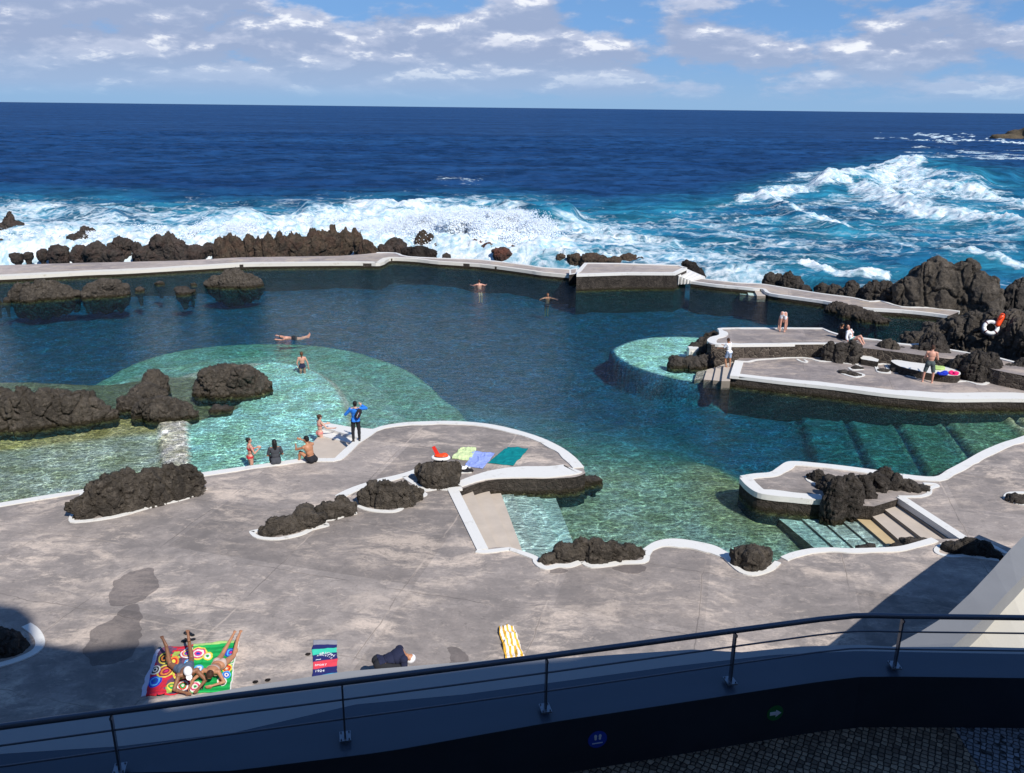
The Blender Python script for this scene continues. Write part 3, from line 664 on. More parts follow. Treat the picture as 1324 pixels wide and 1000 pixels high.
# ---- lower terrace across the pool
b = MB()
LT_S = crom([(945, 486), (1010, 494), (1080, 501.5), (1140, 509.5), (1200, 515), (1235, 517), (1324, 517), (1460, 524)], 3)
LTP = [(945, 487), (950, 467), (962, 460), (1060, 462), (1100, 462), (1160, 470), (1340, 485), (1460, 500), (1460, 524), (1324, 517), (1235, 517), (1140, 510), (1080, 502), (1010, 495)]
b.prism(pxy(LTP[:8]+LT_S[::-1], ZL), -3.4, ZL, 'terrace_concrete', 'wall_rubble'); struct(b.build('lower_terrace'))
b = MB()
b.ribbon(W([(945, 486), (1010, 494), (1080, 501.5), (1140, 509.5), (1200, 515), (1235, 517), (1324, 517), (1460, 524)], ZL, 3), list(np.interp(np.arange(22), [0, 3, 9, 15, 21], [.4, .48, .7, .9, .9])), ZL-.12, ZL+.04, 'white_paint', 1)
b.ribbon(pxy([(944.5, 487), (951, 467)], ZL), .42, ZL-.1, ZL+.044, 'white_paint', -1)
def ring2(pts, w=.16, closed=False, z=ZL, n=3): b.ribbon(pxy(crom(pts, n, closed), z), w, z-.04, z+.03, 'white_paint', 1, closed, 0)
ring2([(951, 468), (968, 469), (980, 466.5), (1001, 465), (1022, 463.5), (1043, 464), (1059, 468), (1080, 468.5), (1088, 470), (1100, 471.5), (1108, 471), (1121, 471), (1133, 472.5), (1146.6, 471.5), (1153, 476), (1159, 480)])
ring2([(1164, 483), (1175, 487), (1184, 489), (1186, 487), (1196, 490), (1219.5, 494), (1235, 495), (1249, 494), (1262, 497.5), (1275, 498), (1285, 493.4), (1299, 497), (1324, 495), (1420, 499)])
ring2([(1082.7, 479), (1086, 483), (1093.6, 486), (1107, 489), (1118.7, 486), (1112, 483), (1100, 481.6)])
ring2([(1096, 476), (1100, 479), (1107, 479.5), (1117, 478), (1115, 475), (1109, 472), (1108, 470)], .13)
ring2([(1130, 472.7), (1132, 478), (1135, 482), (1151, 483.5), (1151, 480), (1147, 472)])
ring2([(1029, 465), (1034, 468), (1042, 469.5), (1045, 468), (1041, 465.5)], .12)
struct(b.build('terrace_kerb'))
b = MB()
UT = [(915, 443), (918, 436), (931, 434), (931, 429), (929, 425), (1000, 424.6), (1063, 425), (1088, 434), (1134, 440), (1175, 446), (1192, 445), (1230, 453), (1260, 458), (1290, 463), (1340, 476), (1440, 500), (1440, 510), (1340, 489), (1293, 480), (1239, 466), (1180, 458), (1134, 452), (1096, 448), (1080, 445.5), (943, 446.5), (920, 446)]
b.prism(pxy(UT, ZU), -3.3, ZU, 'terrace_concrete', 'lava_masonry'); struct(b.build('upper_terrace'))
b = MB()
b.ribbon(pxy(crom([(1096, 449), (1080, 445.5), (1000, 446), (943, 446.5), (925, 446), (915, 442), (919, 437), (930, 434), (930, 428), (934, 425), (1000, 424.6)], 3), ZU), [.2]*9+[.3]*5+[.42]*10+[.2]*7, ZU-.1, ZU+.04, 'white_paint', -1)
b.ribbon(pxy([(1000, 424.6), (1063, 425), (1075, 430), (1088, 434), (1110, 437), (1134, 440), (1155, 444), (1175, 446), (1192, 445), (1230, 453), (1260, 458), (1290, 463), (1340, 476), (1440, 500)], ZU), .19, ZU-.1, ZU+.042, 'white_paint', -1)
struct(b.build('upper_terrace_kerb'))
# benches
b = MB(); zb_ = .86
b.prism(pxy(crom([(1152, 467), (1160, 465.5), (1176, 468), (1193, 470), (1216, 473.4), (1232, 476), (1242, 482), (1238, 486), (1220, 485), (1198, 482), (1180, 478), (1164, 474)], 3, True), zb_), ZL-.3, zb_, 'white_paint', 'wall_rubble')
tag(b.build('stone_bench'), 'curved stone bench with white painted top and clothes spread on it', 'bench')
b = MB(); b.prism(pxy([(1110.6, 461), (1121, 459), (1136.4, 465), (1135, 468), (1114, 464.5)], .8), ZL-.3, .8, 'white_paint', 'wall_rubble')
tag(b.build('stone_plinth'), 'small white topped stone plinth between the terrace boulders', 'plinth')
b = MB(); P0 = pix(897, 466, -.1); b.box(P0+np.array([0, .3, .25]), (.55, .5, .75), 'white_paint'); b.box(P0+np.array([0, .02, .3]), (.3, .06, .35), 'worn_white_paint')
tag(b.build('drain_box'), 'small white box between the black boulders at the round shelf', 'box')
# ---- outer sea wall
near = [(-140, 362), (0, 358.5), (109, 353), (163, 351), (240, 346.5), (292, 343.5), (329, 341.8), (460, 340.5), (491, 341), (503, 335), (515, 334.5), (540, 336), (567, 339), (621, 342.5), (680, 350), (700, 353), (737, 356.5)]
far = [(737, 348.5), (700, 346), (680, 343), (621, 336), (576, 334.5), (527, 332), (512, 327.5), (487, 327), (440, 331), (311, 333), (240, 337), (109, 340), (24, 342.5), (-140, 348)]
b = MB(); b.prism(pxy(crom(near, 2), ZW)+pxy(crom(far, 2), ZW), -4, ZW, 'wall_concrete', 'wall_rubble')
nn_ = pxy(crom(near, 3), ZW); b.ribbon(nn_, list(np.interp(np.arange(len(nn_)), [0, 12, 22, 30, 36, len(nn_)], [.9, .8, .6, .5, .3, .25])), ZW-.2, ZW+.05, 'worn_white_paint', 1); b.ribbon(pxy(crom(far[:8], 3), ZW), .25, ZW-.2, ZW+.04, 'white_paint', 1)
tag(b.build('sea_wall'), 'long low concrete sea wall with a pale inner edge between the surf and the pool', 'sea wall')
b = MB(); zbw = 1.15
b.prism(pxy([(745.5, 355.5), (746.5, 351), (756, 340.6), (800, 341), (877, 343.5), (888, 347), (873, 353.7), (810, 353.5)], zbw), -4, zbw, 'wall_concrete', 'wall_rubble')
bp = pxy([(888, 347), (877, 343.5), (800, 341), (756, 340.6), (746.5, 351), (745.5, 355.5), (810, 353.5), (873, 353.7), (888, 347)], zbw); b.ribbon(bp, .28, zbw-.15, zbw+.04, 'white_paint', 1)
b.prism(pxy([(736, 355.5), (736, 348), (747, 347), (746, 354)], .75), -4, .75, 'white_paint', 'wall_rubble'); b.prism(pxy([(738.5, 354), (738.5, 349), (745, 348.5), (744, 353)], .75), .7, .76, 'wall_concrete')
o = b.build('breakwater_block'); tag(o, 'raised concrete platform with a dark stone side standing on the sea wall', 'platform')
b = MB()
for i in range(6):
    t0, t1 = i/6, (i+1)/6; z = 1.0-.11*i
    A0, A1 = lerp((877, 343), (912, 358), t0), lerp((877, 343), (912, 358), t1); B0, B1 = lerp((870, 354), (893, 363), t0), lerp((870, 354), (893, 363), t1)
    b.prism(pxy([B0, B1, A1, A0], z), .2, z, 'white_paint')
b.build('stair', o)
near2 = [(893, 364.5), (926.6, 369), (949, 371), (974, 373.5), (986.6, 374.6), (994.6, 380), (1036, 386), (1064.6, 390), (1090, 395), (1114, 399), (1166, 402), (1205, 406), (1226, 409)]
far2 = [(1241, 403), (1200, 398), (1166, 397), (1140, 389.5), (1124, 390), (1101, 385), (1062, 380), (1018, 373), (984, 367.6), (949, 365.5), (906, 360.5)]
b = MB(); b.prism(pxy(crom(near2, 2), ZW)+pxy(crom(far2, 2), ZW), -4, ZW, 'wall_concrete', 'wall_rubble')
b.ribbon(pxy(crom(near2, 3), ZW), .22, ZW-.15, ZW+.04, 'white_paint', 1); b.ribbon(pxy(crom(far2, 3), ZW), .2, ZW-.15, ZW+.04, 'white_paint', 1)
tag(b.build('sea_wall'), 'winding tawny topped sea wall running right to the tall black rocks', 'sea wall')
# ---- walkway, parapet and building
ZP, ZH, ZF = 8.1, 8.6, 7.52
IN = [(-260, 1040), (0, 1002), (300, 997), (500, 972), (707, 935), (951, 898), (1050, 883), (1110, 875.5), (1168, 875), (1324, 877), (1500, 880)]
OUT = [(-260, 960), (0, 940), (210, 907), (330, 886), (450, 868), (640, 853), (733, 851), (894, 840), (959, 843.5), (1036, 836), (1109, 834), (1166, 837), (1257, 836.5), (1324, 838), (1500, 842)]
INW = pxy(IN, ZP); OUTW = pxy(OUT, ZP)
# inner line: keep wall about 0.8 m wide everywhere
b = MB(); OW = OUTW
mid = [tuple(pix(u, v, ZP)[:2]) for u, v in [(-260, 1008), (0, 975), (155, 965), (300, 948), (460, 911), (600, 898), (764, 876), (868, 862), (1000, 847), (1109, 842), (1166, 843), (1324, 846), (1500, 850)]]
b.prism(OW+mid[::-1], 4.0, ZP, 'parapet_paint', 'white_paint')
par = b.build('parapet_wall'); tag(par, 'broad blue grey painted parapet wall carrying the steel railing', 'parapet')
# inner strip: slopes gently down toward the walkway, a shade band painted in dark
zi = ZP-.05; IW = pxy(IN, zi)
def resample(P, n):
    P = np.array(P); d = np.r_[0, np.cumsum(np.hypot(*np.diff(P, axis=0).T))]; t = np.linspace(0, d[-1], n); return np.stack([np.interp(t, d, P[:, 0]), np.interp(t, d, P[:, 1])], 1)
def byx(P, xs): P = np.array(P); return np.stack([xs, np.interp(xs, P[:, 0], P[:, 1])], 1)
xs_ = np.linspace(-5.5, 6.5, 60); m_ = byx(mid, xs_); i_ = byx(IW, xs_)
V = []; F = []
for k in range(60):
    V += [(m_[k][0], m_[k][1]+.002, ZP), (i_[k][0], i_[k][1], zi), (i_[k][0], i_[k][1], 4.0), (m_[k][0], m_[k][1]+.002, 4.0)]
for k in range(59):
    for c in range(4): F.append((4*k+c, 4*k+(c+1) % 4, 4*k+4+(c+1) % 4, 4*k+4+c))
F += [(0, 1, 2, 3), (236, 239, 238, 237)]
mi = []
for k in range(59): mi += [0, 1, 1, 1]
me = mesh('coping', V, F, ['parapet_shade_strip', 'parapet_face'], mi+[1, 1]); bm = bmesh.new(); bm.from_mesh(me); bmesh.ops.recalc_face_normals(bm, faces=bm.faces); bm.to_mesh(me); bm.free(); link('coping', me, par)
b = MB(); b.prism([tuple(p) for p in byx(IW, np.linspace(-6.5, 8.5, 40))]+[(8.5, -1), (-6.5, -1)], ZF-.4, ZF, 'basalt_cobbles'); struct(b.build('walkway'))
b = MB(); c0 = pix(1242, 946, ZF); c1 = pix(1274, 1000, ZF); dd = c1-c0; c2 = c1+dd*3; yy = byx(IW, np.array([c0[0], 8.5]))
b.prism([(c0[0]-.02, c0[1]+.3), tuple(c2[:2]), (8.4, c2[1]), (8.4, c0[1]+.3)], ZF-.02, ZF+.004, 'blue_cobbles'); struct(b.build('paving_strip'))
# railing
H = [(-260, 972), (0, 940), (143, 921), (295, 901), (442, 882.5), (580, 865), (707, 848.5), (830, 832), (951, 815.5), (1060, 801), (1105, 796.5), (1130, 796), (1168, 797), (1324, 799), (1500, 801)]
HW = [np.array([*pix(u, v, ZH)[:2], ZH]) for u, v in H]
rl = empty('railing', tuple(HW[6]-np.array([0, 0, ZH-ZP]))); tag(rl, 'dark steel railing with three rails along the parapet', 'railing')
def kid(b, name, par_, smooth=False):
    o = b.build(name, None, smooth); o.parent = par_; l = par_.location if par_.type == 'EMPTY' else Vector((0, 0, 0)); o.data.transform(Matrix.Translation(-l)); return o
kid(MB().tube(HW, .024, 'rail_steel', 16), 'handrail', rl, True)
for zz in (ZP+.345, ZP+.17): kid(MB().tube([p-np.array([0, 0.0, ZH-zz]) for p in HW], .008, 'rail_steel', 10), 'rail', rl, True)
HP = np.array(HW)
for u, v in [(-160, 961), (143, 921), (442, 882.5), (707, 848.5), (951, 815.5), (1168, 797), (1390, 800)]:
    p = pix(u, v, ZH); k = int(np.argmin(((HP-p)**2).sum(1))); t = HP[min(k+1, len(HP)-1)]-HP[max(k-1, 0)]; t /= np.linalg.norm(t); nn = np.array([-t[1], t[0], 0])
    zbot = ZP
    b = MB().box((p[0], p[1], (zbot+ZH-.03)/2), (.014, .042, ZH-.03-zbot), 'rail_steel', t, nn); b.box((p[0], p[1], ZH-.035), (.012, .075, .02), 'rail_steel', t, nn); po = kid(b, 'post', rl)
    b = MB().box((p[0], p[1], zbot+.006), (.085, .11, .012), 'plate_steel', t, nn)
    for sx in (-1, 1):
        for sy in (-1, 1): q_ = p+t*sx*.03+nn*sy*.04; b.tube([(q_[0], q_[1], zbot+.01), (q_[0], q_[1], zbot+.02)], .006, 'rail_steel', 8)
    o = b.build('base_plate', po); o.data.transform(Matrix.Translation(-rl.location))
# wall stickers
def wall_frame(u, v):
    # point on the inner parapet face
    d = ray(u, v); best = None
    for a, c in zip(IW[:-1], IW[1:]):
        a = np.array(a); c = np.array(c); e = c-a; nn = np.array([-e[1], e[0]]); t = nn @ a/(nn @ d[:2])
        X = d[:2]*t; s_ = (X-a) @ e/(e @ e)
        if -.01 <= s_ <= 1.01: best = (CAM+d*t, np.array([e[0], e[1], 0])/np.linalg.norm(e))
    return best
def disk(b, c, r, T, off, m, N, n=32, sx=1, z=(0, 0, 1), dx=0, dz=0):
    T = np.array(T); Z = np.array((0, 0, 1.)); c = np.array(c)+T*dx+Z*dz+N*off; k = len(b.v); mi_ = b.mi(m)
    for o_ in (0, -.003):
        for j in range(n): a = 2*math.pi*j/n; b.v.append(tuple(c+T*r*sx*math.cos(a)+Z*r*math.sin(a)+N*o_))
    b.f.append(tuple(k+j for j in range(n))); b.m.append(mi_); b.f.append(tuple(k+n+j for j in range(n))[::-1]); b.m.append(mi_)
    for j in range(n): b.f.append((k+j, k+n+j, k+n+(j+1) % n, k+(j+1) % n)); b.m.append(mi_)
def sign(u, v, r, col, label, kind):
    P, T = wall_frame(u, v); N = np.array([T[1], -T[0], 0]); N = N if N[1] < 0 else -N; T = T if T[0] > 0 else -T
    b = MB(); disk(b, P, r, T, .004, col, N); o = b.build('round_sign'); tag(o, label, 'sign')
    b = MB()
    if kind == 'feet':
        for s_ in (-1, 1):
            b = MB(); disk(b, P, r*.20, T, .0075, 'sign_white', N, sx=.75, dx=s_*r*.24, dz=r*.42); disk(b, P, r*.13, T, .0078, 'sign_white', N, sx=.9, dx=s_*r*.22, dz=r*.10)
            b.box(P+T*s_*r*.23+np.array([0, 0, r*.26])+N*.006, (r*.22, .0045, r*.22), 'sign_white', T, N); b.build('footprint', o)
        b = MB()
        for i in range(7): b.box(P+T*(i-3)*r*.16+np.array([0, 0, -r*.42])+N*.006, (r*.165 if i < 6 else r*.1, .004+.0002*i, r*.09), 'sign_white', T, N)
        b.build('caption', o)
    else:
        b.box(P-T*r*.28+N*.006, (r*.75, .004, r*.42), 'sign_white', T, N)
        c = P+N*.0085; Z = np.array([0, 0, 1.]); k = len(b.v)
        for q_ in (c+T*r*.05+Z*r*.5, c+T*r*.05-Z*r*.5, c+T*r*.75): b.v.append(tuple(q_))
        b.f.append((k, k+1, k+2)); b.m.append(b.mi('sign_white')); b.build('arrow', o)
sign(772.5, 956, .081, 'blue_sign', 'round blue floor sticker with two white footprints on the dark inner parapet face', 'feet')
sign(1002, 922, .076, 'green_sign', 'round green sticker with a white arrow pointing right on the parapet face', 'arrow')
# unseen building behind the viewpoint; outline shaped to throw the shade on the deck
def back(u, v, z, y0=-1.0):
    P = pix(u, v, z); s_ = (P[1]-y0)/(math.cos(SUN_AZ)*math.cos(SUN_EL)); Q = P+SDIR*s_; return (Q[0], Q[2])
prof = [(-40, -3), (-40, 27)]
prof += [back(0, 781, ZD), back(26, 785, ZD), back(43, 799, ZD), back(46, 830, ZD)]
prof += [back(110, 840, ZD), back(205, 830.5, ZD), back(209, 850, ZD)]
low = [back(215, 916, ZP), back(330, 896, ZP), back(450, 881, ZP), back(640, 857, ZP), back(735, 850, ZP)]
prof += low
prof += [(9, 18.2), (34, 18.2), (34, -3)]
PROF = prof
b = MB(); n = len(prof); k = 0
b.v += [(x, -1.0, z) for x, z in prof]+[(x, -14.0, z) for x, z in prof]
b.f.append(tuple(range(n))); b.m.append(b.mi('facade_paint')); b.f.append(tuple(range(n, 2*n))[::-1]); b.m.append(0)
for i in range(n): j = (i+1) % n; b.f.append((i, j, n+j, n+i)); b.m.append(b.mi('facade_stone') if i else 0)
bld = empty('shade_building', (0, -1, 0)); tag(bld, 'tall plastered building behind the walkway, unseen, outline shaped to shade the parapet', 'building')
kid(b, 'wall', bld)
for zz in (9.0, 12.2, 15.4, 18.6):
    for xx in np.arange(-36, 32, 3.2):
        hh = np.interp(xx, [p[0] for p in prof[1:-1]], [p[1] for p in prof[1:-1]]) if True else 0
        if zz+1.9 < hh and abs(xx) > .1: 
            w_ = kid(MB().box((xx, -1.0, zz+.9), (1.5, .12, 1.7), 'white_plastic'), 'window', bld); o = MB().box((xx, -.93, zz+.9), (1.3, .06, 1.5), 'window_glass').build('pane', w_); o.data.transform(Matrix.Translation(-bld.location))
# stair wall at the right: its top edge (L1) is raised so that its shade falls where the photo shows it
L1 = [(1150, 838), (1190, 817), (1225, 795), (1255, 767), (1285, 735), (1305, 712), (1324, 693), (1345, 672), (1366, 654), (1388, 640)]; L2 = [(1222, 845), (1238, 831), (1250, 820), (1275, 797), (1302, 767), (1315, 754), (1330, 738), (1355, 712), (1385, 690), (1410, 676)]
zz1 = [3.7, 3.6, 3.55, 3.5, 3.4, 3.3, 3.15, 3.0, 2.9, 2.8]
E1 = [pix(*q, z_) for q, z_ in zip(L1, zz1)]; E2 = [pix(*q, z_) for q, z_ in zip(L2, zz1)]
E3 = [e+np.array([.02, 0, -.38]) for e in E2]; E4 = [e+(e-a_)/np.linalg.norm((e-a_)[:2])*3.6+np.array([0, 0, -.38]) for a_, e in zip(E1, E2)]
V = []; F = []; mi = []
for i in range(len(L1)):
    lo = lambda e: np.array([e[0], e[1], .2]); V += [lo(E1[i]), E1[i], E2[i], E3[i], E4[i], lo(E4[i])]
for i in range(len(L1)-1):
    for c, m_ in ((0, 1), (1, 0), (2, 1), (3, 2), (4, 1)): F.append((6*i+c, 6*i+c+1, 6*i+7+c, 6*i+6+c)); mi.append(m_)
F += [tuple(range(6)), tuple(6*(len(L1)-1)+i for i in range(6))[::-1]]; mi += [1, 1]
me = mesh('stair_wall', V, F, ['ramp_paint', 'ramp_paint', 'cream_plaster'], mi); bm = bmesh.new(); bm.from_mesh(me); bmesh.ops.recalc_face_normals(bm, faces=bm.faces); bm.to_mesh(me); bm.free()
tag(link('stair_wall', me), 'pale grey topped wall of a cream ramp curving down to the deck at the right', 'ramp wall')
# ================================================================== ROCKS
def rock(label, lobes, z=ZD, m='basalt', rough=.16, vox=None, name='rock', group=None, seed=None, dpf=.75, cat='rock', skirt=1.0, spike=0.0, hf=None):
    hf = hf or {ZS: .86, 0: .88, ZD: .96, ZL: 1.12}.get(z, 1.0)
    group = group or {ZS: 'rocks in the surf behind the sea wall', 0: 'rocks standing in the pool', ZD: 'rocks set into the deck', ZL: 'boulders on the lower terrace', .0: 'rocks standing in the pool'}.get(z)
    S = Solid(); pts = []; seed = seed if seed is not None else random.randint(0, 9999)
    for (u, vb, w, h) in lobes:
        P = pix(u, vb, z); dep = depth_at(u, vb, z); sc = dep/FPX; Wd = w*sc
        d = ray(u, vb); a = math.atan2(-d[2], math.hypot(d[0], d[1])); hd = np.array([d[0], d[1], 0]); hd /= np.linalg.norm(hd); sd_ = np.array([hd[1], -hd[0], 0])
        Dp = max(.25, min(Wd*dpf, h*sc*2.2+.15)); Hh = max(.14, (h*sc-Dp*.3*math.sin(a))/math.cos(a))*hf
        c = P+hd*Dp*.5; 
        S.ell(c+np.array([0, 0, -.1]), (Wd*.49, Dp*.52, Hh+.1), sd_, hd, (0, 0, 1))
        # blocky shoulders
        r2 = random.Random(seed+int(u*7)); 
        for q in range(4):
            a2 = r2.uniform(0, 6.28); rr = r2.uniform(.2, .42)
            c2 = c+sd_*math.cos(a2)*Wd*.3+hd*math.sin(a2)*Dp*.3+np.array([0, 0, Hh*r2.uniform(.15, .62)]); S.ell(c2, (Wd*rr*.8, Dp*rr*.8, Hh*rr), sd_, hd, (0, 0, 1))
        S.cap(c-np.array([0, 0, skirt]), c, min(Wd, Dp)*.25, min(Wd, Dp)*.44)
        pts.append((Wd, Dp, Hh, dep))
    dep = pts[0][3]; v = vox or max(.05, dep/FPX*1.15); size = sum(p[0]*p[2] for p in pts)
    if size > 60: v *= 1.25
    me = S.mesh(v*.9, 1); V = getv(me); N = getn(me); L = float(np.mean([p[2] for p in pts])); amp = rough*min(2.4, max(.2, L), .55*float(np.mean([p[0] for p in pts]))+.1)
    f0 = 1.1/min(2.6, max(.35, L)); Q = V*f0+seed*1.37
    n1 = fbm(Q*np.array([1.0, 1.0, .6]), 4, 1, True)-.62; n2 = fbm(Q*np.array([3.1, 3.1, 1.4])+5, 4, 7, True)-.6
    w1, w2, wi = worley(Q*np.array([1.9, 1.9, 1.0])+9+.35*fbm(Q*2.2, 3, 14)[:, None], 3, True); cr = sstep(.0, .10, w2-w1)
    v1, v2, vi = worley(V*3.4/max(.6, min(2.2, L))*np.array([1, 1, .6])+4+.5*fbm(V*3, 3, 15)[:, None], 5, True)
    dsp = amp*(1.05*n1+.45*n2)+amp*.62*(wi-.5)*cr+amp*.25*(cr-1)+amp*.26*(vi-.5)*sstep(0, .12, v2-v1)
    D = N*dsp[:, None]
    if spike: D[:, 2] += np.maximum(N[:, 2], 0)*spike*np.maximum(0, fbm(V*np.array([1.3, 1.3, .2])+seed, 3, 12, True)-.55)*2.2
    V2 = V+D
    fs_ = 9.0/max(.7, min(2.2, L*.8)); V2 = V2+N*((fbm(V2*fs_+3, 4, 8)-.5)*.11*min(1.3, L+.2))[:, None]
    k1, k2 = worley(V2*np.array([1.5, 1.5, .5])/max(.8, min(2, L))+.5*fbm(V2*1.5, 3, 19)[:, None]+2, 22); V2 -= N*(.07*min(1.4, L)*(1-sstep(0, .045, k2-k1)))[:, None]
    V2 -= N*(.06*min(1.5, L)*(1-sstep(0, .10, w2-w1)))[:, None]
    base = np.mean([pix(l[0], l[1], z) for l in lobes], 0); base[2] = z
    putv(me, V2-base); me.materials.clear(); me.materials.append(MATS[m]); me.polygons.foreach_set('use_smooth', np.ones(len(me.polygons), bool)); me.name = name
    o = link(name, me, None, tuple(base)); tag(o, label, cat, group); return o
SB, TB, RB = 'sea_basalt', 'tawny_sea_basalt', 'red_basalt'
K = dict(rough=.24)
rock('jagged black sea stack standing alone in the foam at the far left', [(20, 303, 34, 20), (17, 302, 15, 34), (28, 303, 20, 16), (12, 303, 14, 24)], ZS, SB, **K)
rock('low dark rock cut by the left edge of the photo amid white foam', [(2, 320, 18, 12)], ZS, SB, **K)
rock('rock half buried under running white foam', [(106, 317, 30, 18), (112, 312, 22, 22)], ZS, SB, rough=.3)
rock('low twin humped rock at the left end of the chain behind the sea wall', [(22, 334, 16, 8), (36, 331, 14, 6)], ZS, SB, **K)
rock('small low rock with a flat crest left of the rounded boulder', [(55, 330, 16, 9)], ZS, SB, **K)
rock('rounded brown boulder behind the sea wall, left of the twin dark humps', [(76, 332, 28, 17)], ZS, SB, **K)
rock('dark double humped rock in the surf under the foam covered one', [(104, 332, 26, 16), (126, 333, 32, 23), (138, 333, 18, 14)], ZS, SB, **K)
rock('squat square shouldered brown rock beside the pyramid shaped one', [(157, 327, 30, 24), (150, 333, 20, 12), (178, 330, 14, 19)], ZS, SB, **K)
rock('tall pyramid shaped black rock with notched summit behind the sea wall', [(205, 331, 52, 18), (208, 331, 26, 32), (221, 331, 28, 34), (234, 331, 26, 24), (186, 332, 26, 14)], ZS, SB, **K)
rock('low saddle of dark rock joining the pyramid shaped one to the long ridge', [(252, 329, 34, 14), (270, 326, 20, 14)], ZS, SB, **K)
rock('left third of the long jagged black ridge in front of the waves', [(290, 332, 30, 24), (308, 332, 24, 27), (323, 332, 22, 28), (337, 332, 20, 24)], ZS, TB, rough=.26, spike=.75, dpf=1.0)
rock('middle of the long jagged ridge, with the two sharpest pinnacles', [(347, 332, 18, 33), (352, 332, 26, 24), (364, 331, 18, 33), (380, 329, 26, 26), (393, 328, 20, 24)], ZS, TB, rough=.26, spike=.75, dpf=1.0)
rock('right third of the long ridge with tawny flanks, ending beside a rounded boulder', [(405, 326, 24, 28), (418, 325, 26, 26), (431, 324, 22, 32), (446, 322, 26, 26), (460, 320, 20, 20)], ZS, TB, rough=.26, spike=.7, dpf=1.0)
rock('brown hump at the right end of the long ridge with a black front', [(473, 328, 22, 20), (482, 330, 18, 14), (466, 325, 18, 20)], ZS, TB, **K)
rock('smooth rounded brown boulder between the long ridge and the pinnacle', [(509, 325, 30, 20), (500, 328, 22, 12), (518, 326, 20, 14)], ZS, SB, **K)
rock('brown pinnacle with a knobbly top rising out of the splash', [(549, 319, 26, 16), (547, 318, 20, 24), (557, 319, 12, 18)], ZS, TB, rough=.3)
rock('wet black rock low against the sea wall under the pinnacle', [(530, 334, 26, 16), (541, 336, 32, 18), (555, 336, 20, 16)], ZS, 'wet_basalt', **K)
rock('small round black rock alone beside the sea wall', [(577, 335, 11, 9)], ZS, SB, **K)
rock('small reddish rock just right of the pinnacle', [(570, 321, 18, 8)], ZS, RB, **K)
rock('thin dark slab of rock awash in the foam under the splash', [(578, 315, 24, 4)], ZS, 'wet_basalt', **K)
rock('long reddish reef fading into the foam right of the splash', [(605, 321, 20, 9), (617, 324, 30, 15), (632, 326, 22, 13), (650, 331, 26, 12), (663, 327, 16, 11)], ZS, RB, rough=.3)
rock('flat brown reef behind the raised platform on the sea wall', [(725, 336, 14, 8), (743, 338, 22, 11), (762, 340, 26, 15), (778, 340, 22, 10), (795, 341, 24, 10), (811, 341, 26, 14), (828, 341, 20, 7)], ZS, TB, rough=.3)
rock('black wedge shaped rock behind the white stair of the raised platform', [(893, 353, 20, 17), (903, 358, 18, 12)], ZS, 'wet_basalt', **K)
rock('small rock far out in the blue water left of the splash', [(241, 286, 18, 8)], ZS, SB, **K)
rock('two topped black rock at the left end of the right hand wall', [(994, 373, 22, 24), (1004, 372, 18, 20), (1017, 376, 18, 29), (1028, 377, 22, 22), (1040, 379, 18, 12)], .0, 'basalt', **K)
rock('low black crags beside the winding wall, left of the domed rock', [(1062, 383, 24, 20), (1078, 385, 24, 18)], .0, 'basalt', **K)
rock('domed black crag above the bend of the winding wall', [(1099, 389, 22, 30), (1090, 388, 20, 18), (1112, 390, 22, 18)], .0, 'basalt', **K)
rock('broad black outcrop leaning against the left foot of the highest rock', [(1128, 394, 30, 34), (1142, 396, 32, 36), (1158, 398, 34, 36), (1172, 399, 30, 30), (1120, 391, 24, 22)], .0, 'basalt', **K)
rock('highest black lava rock towering at the right behind the terraces', [(1186, 404, 60, 58), (1202, 405, 66, 80), (1190, 404, 40, 76), (1218, 406, 70, 76), (1240, 408, 64, 82), (1228, 407, 80, 70), (1255, 410, 54, 70), (1268, 412, 44, 54), (1276, 414, 34, 36), (1172, 403, 44, 40)], .0, 'brown_basalt', rough=.2)
rock('square topped black rock cut by the right edge of the photo', [(1312, 412, 52, 60), (1330, 412, 50, 66), (1300, 410, 30, 34)], .0, 'basalt', **K)
RS = rock('sloping mass of black lava with the life ring on it', [(1185, 446, 40, 14), (1205, 446, 44, 28), (1228, 449, 50, 40), (1252, 454, 54, 52), (1278, 458, 56, 58), (1302, 463, 56, 62), (1330, 470, 60, 66), (1240, 440, 60, 30), (1215, 438, 40, 22), (1360, 474, 70, 70)], .9, 'brown_basalt', rough=.13, dpf=.9)
rock('dark rock at the water under the bend of the winding wall', [(1082, 405, 34, 17), (1100, 411, 36, 18), (1120, 416, 36, 16), (1136, 418, 26, 10)], .0, 'wall_rubble', dpf=.5)
rock('brown rocky headland far out on the horizon at the right', [(1300, 181, 44, 9), (1325, 181, 50, 16), (1355, 182, 70, 26), (1400, 182, 90, 40)], ZS, 'headland_rock', vox=1.6, name='headland', cat='headland', skirt=4)
# in the pool
rock('small dark rock at the left edge of the pool below the twin lumps', [(9, 391, 9, 8), (-2, 392, 8, 7)], 0)
rock('lumpy brown rock with a hole in the pool near the left edge', [(27, 389, 24, 26), (40, 390, 26, 28), (56, 388, 30, 30), (70, 387, 32, 26), (84, 386, 28, 20), (97, 384, 22, 9)], 0, 'brown_basalt')
rock('broad brown rock in the pool just right of the lumpy one', [(120, 385, 28, 22), (136, 384, 40, 26), (153, 383, 32, 20), (112, 386, 14, 12)], 0, 'brown_basalt')
rock('tiny dark rock breaking the pool surface right of the broad rock', [(181, 377, 13, 7)], 0)
rock('tiny flat dark rock closest to the sea wall in the pool', [(207, 368, 13, 5)], 0)
rock('small flat brown rock left of the pointed pool rock', [(238, 381, 22, 12), (248, 378, 10, 4)], 0)
rock('speck of dark rock touching the left tail of the pointed pool rock', [(251, 369, 9, 3)], 0)
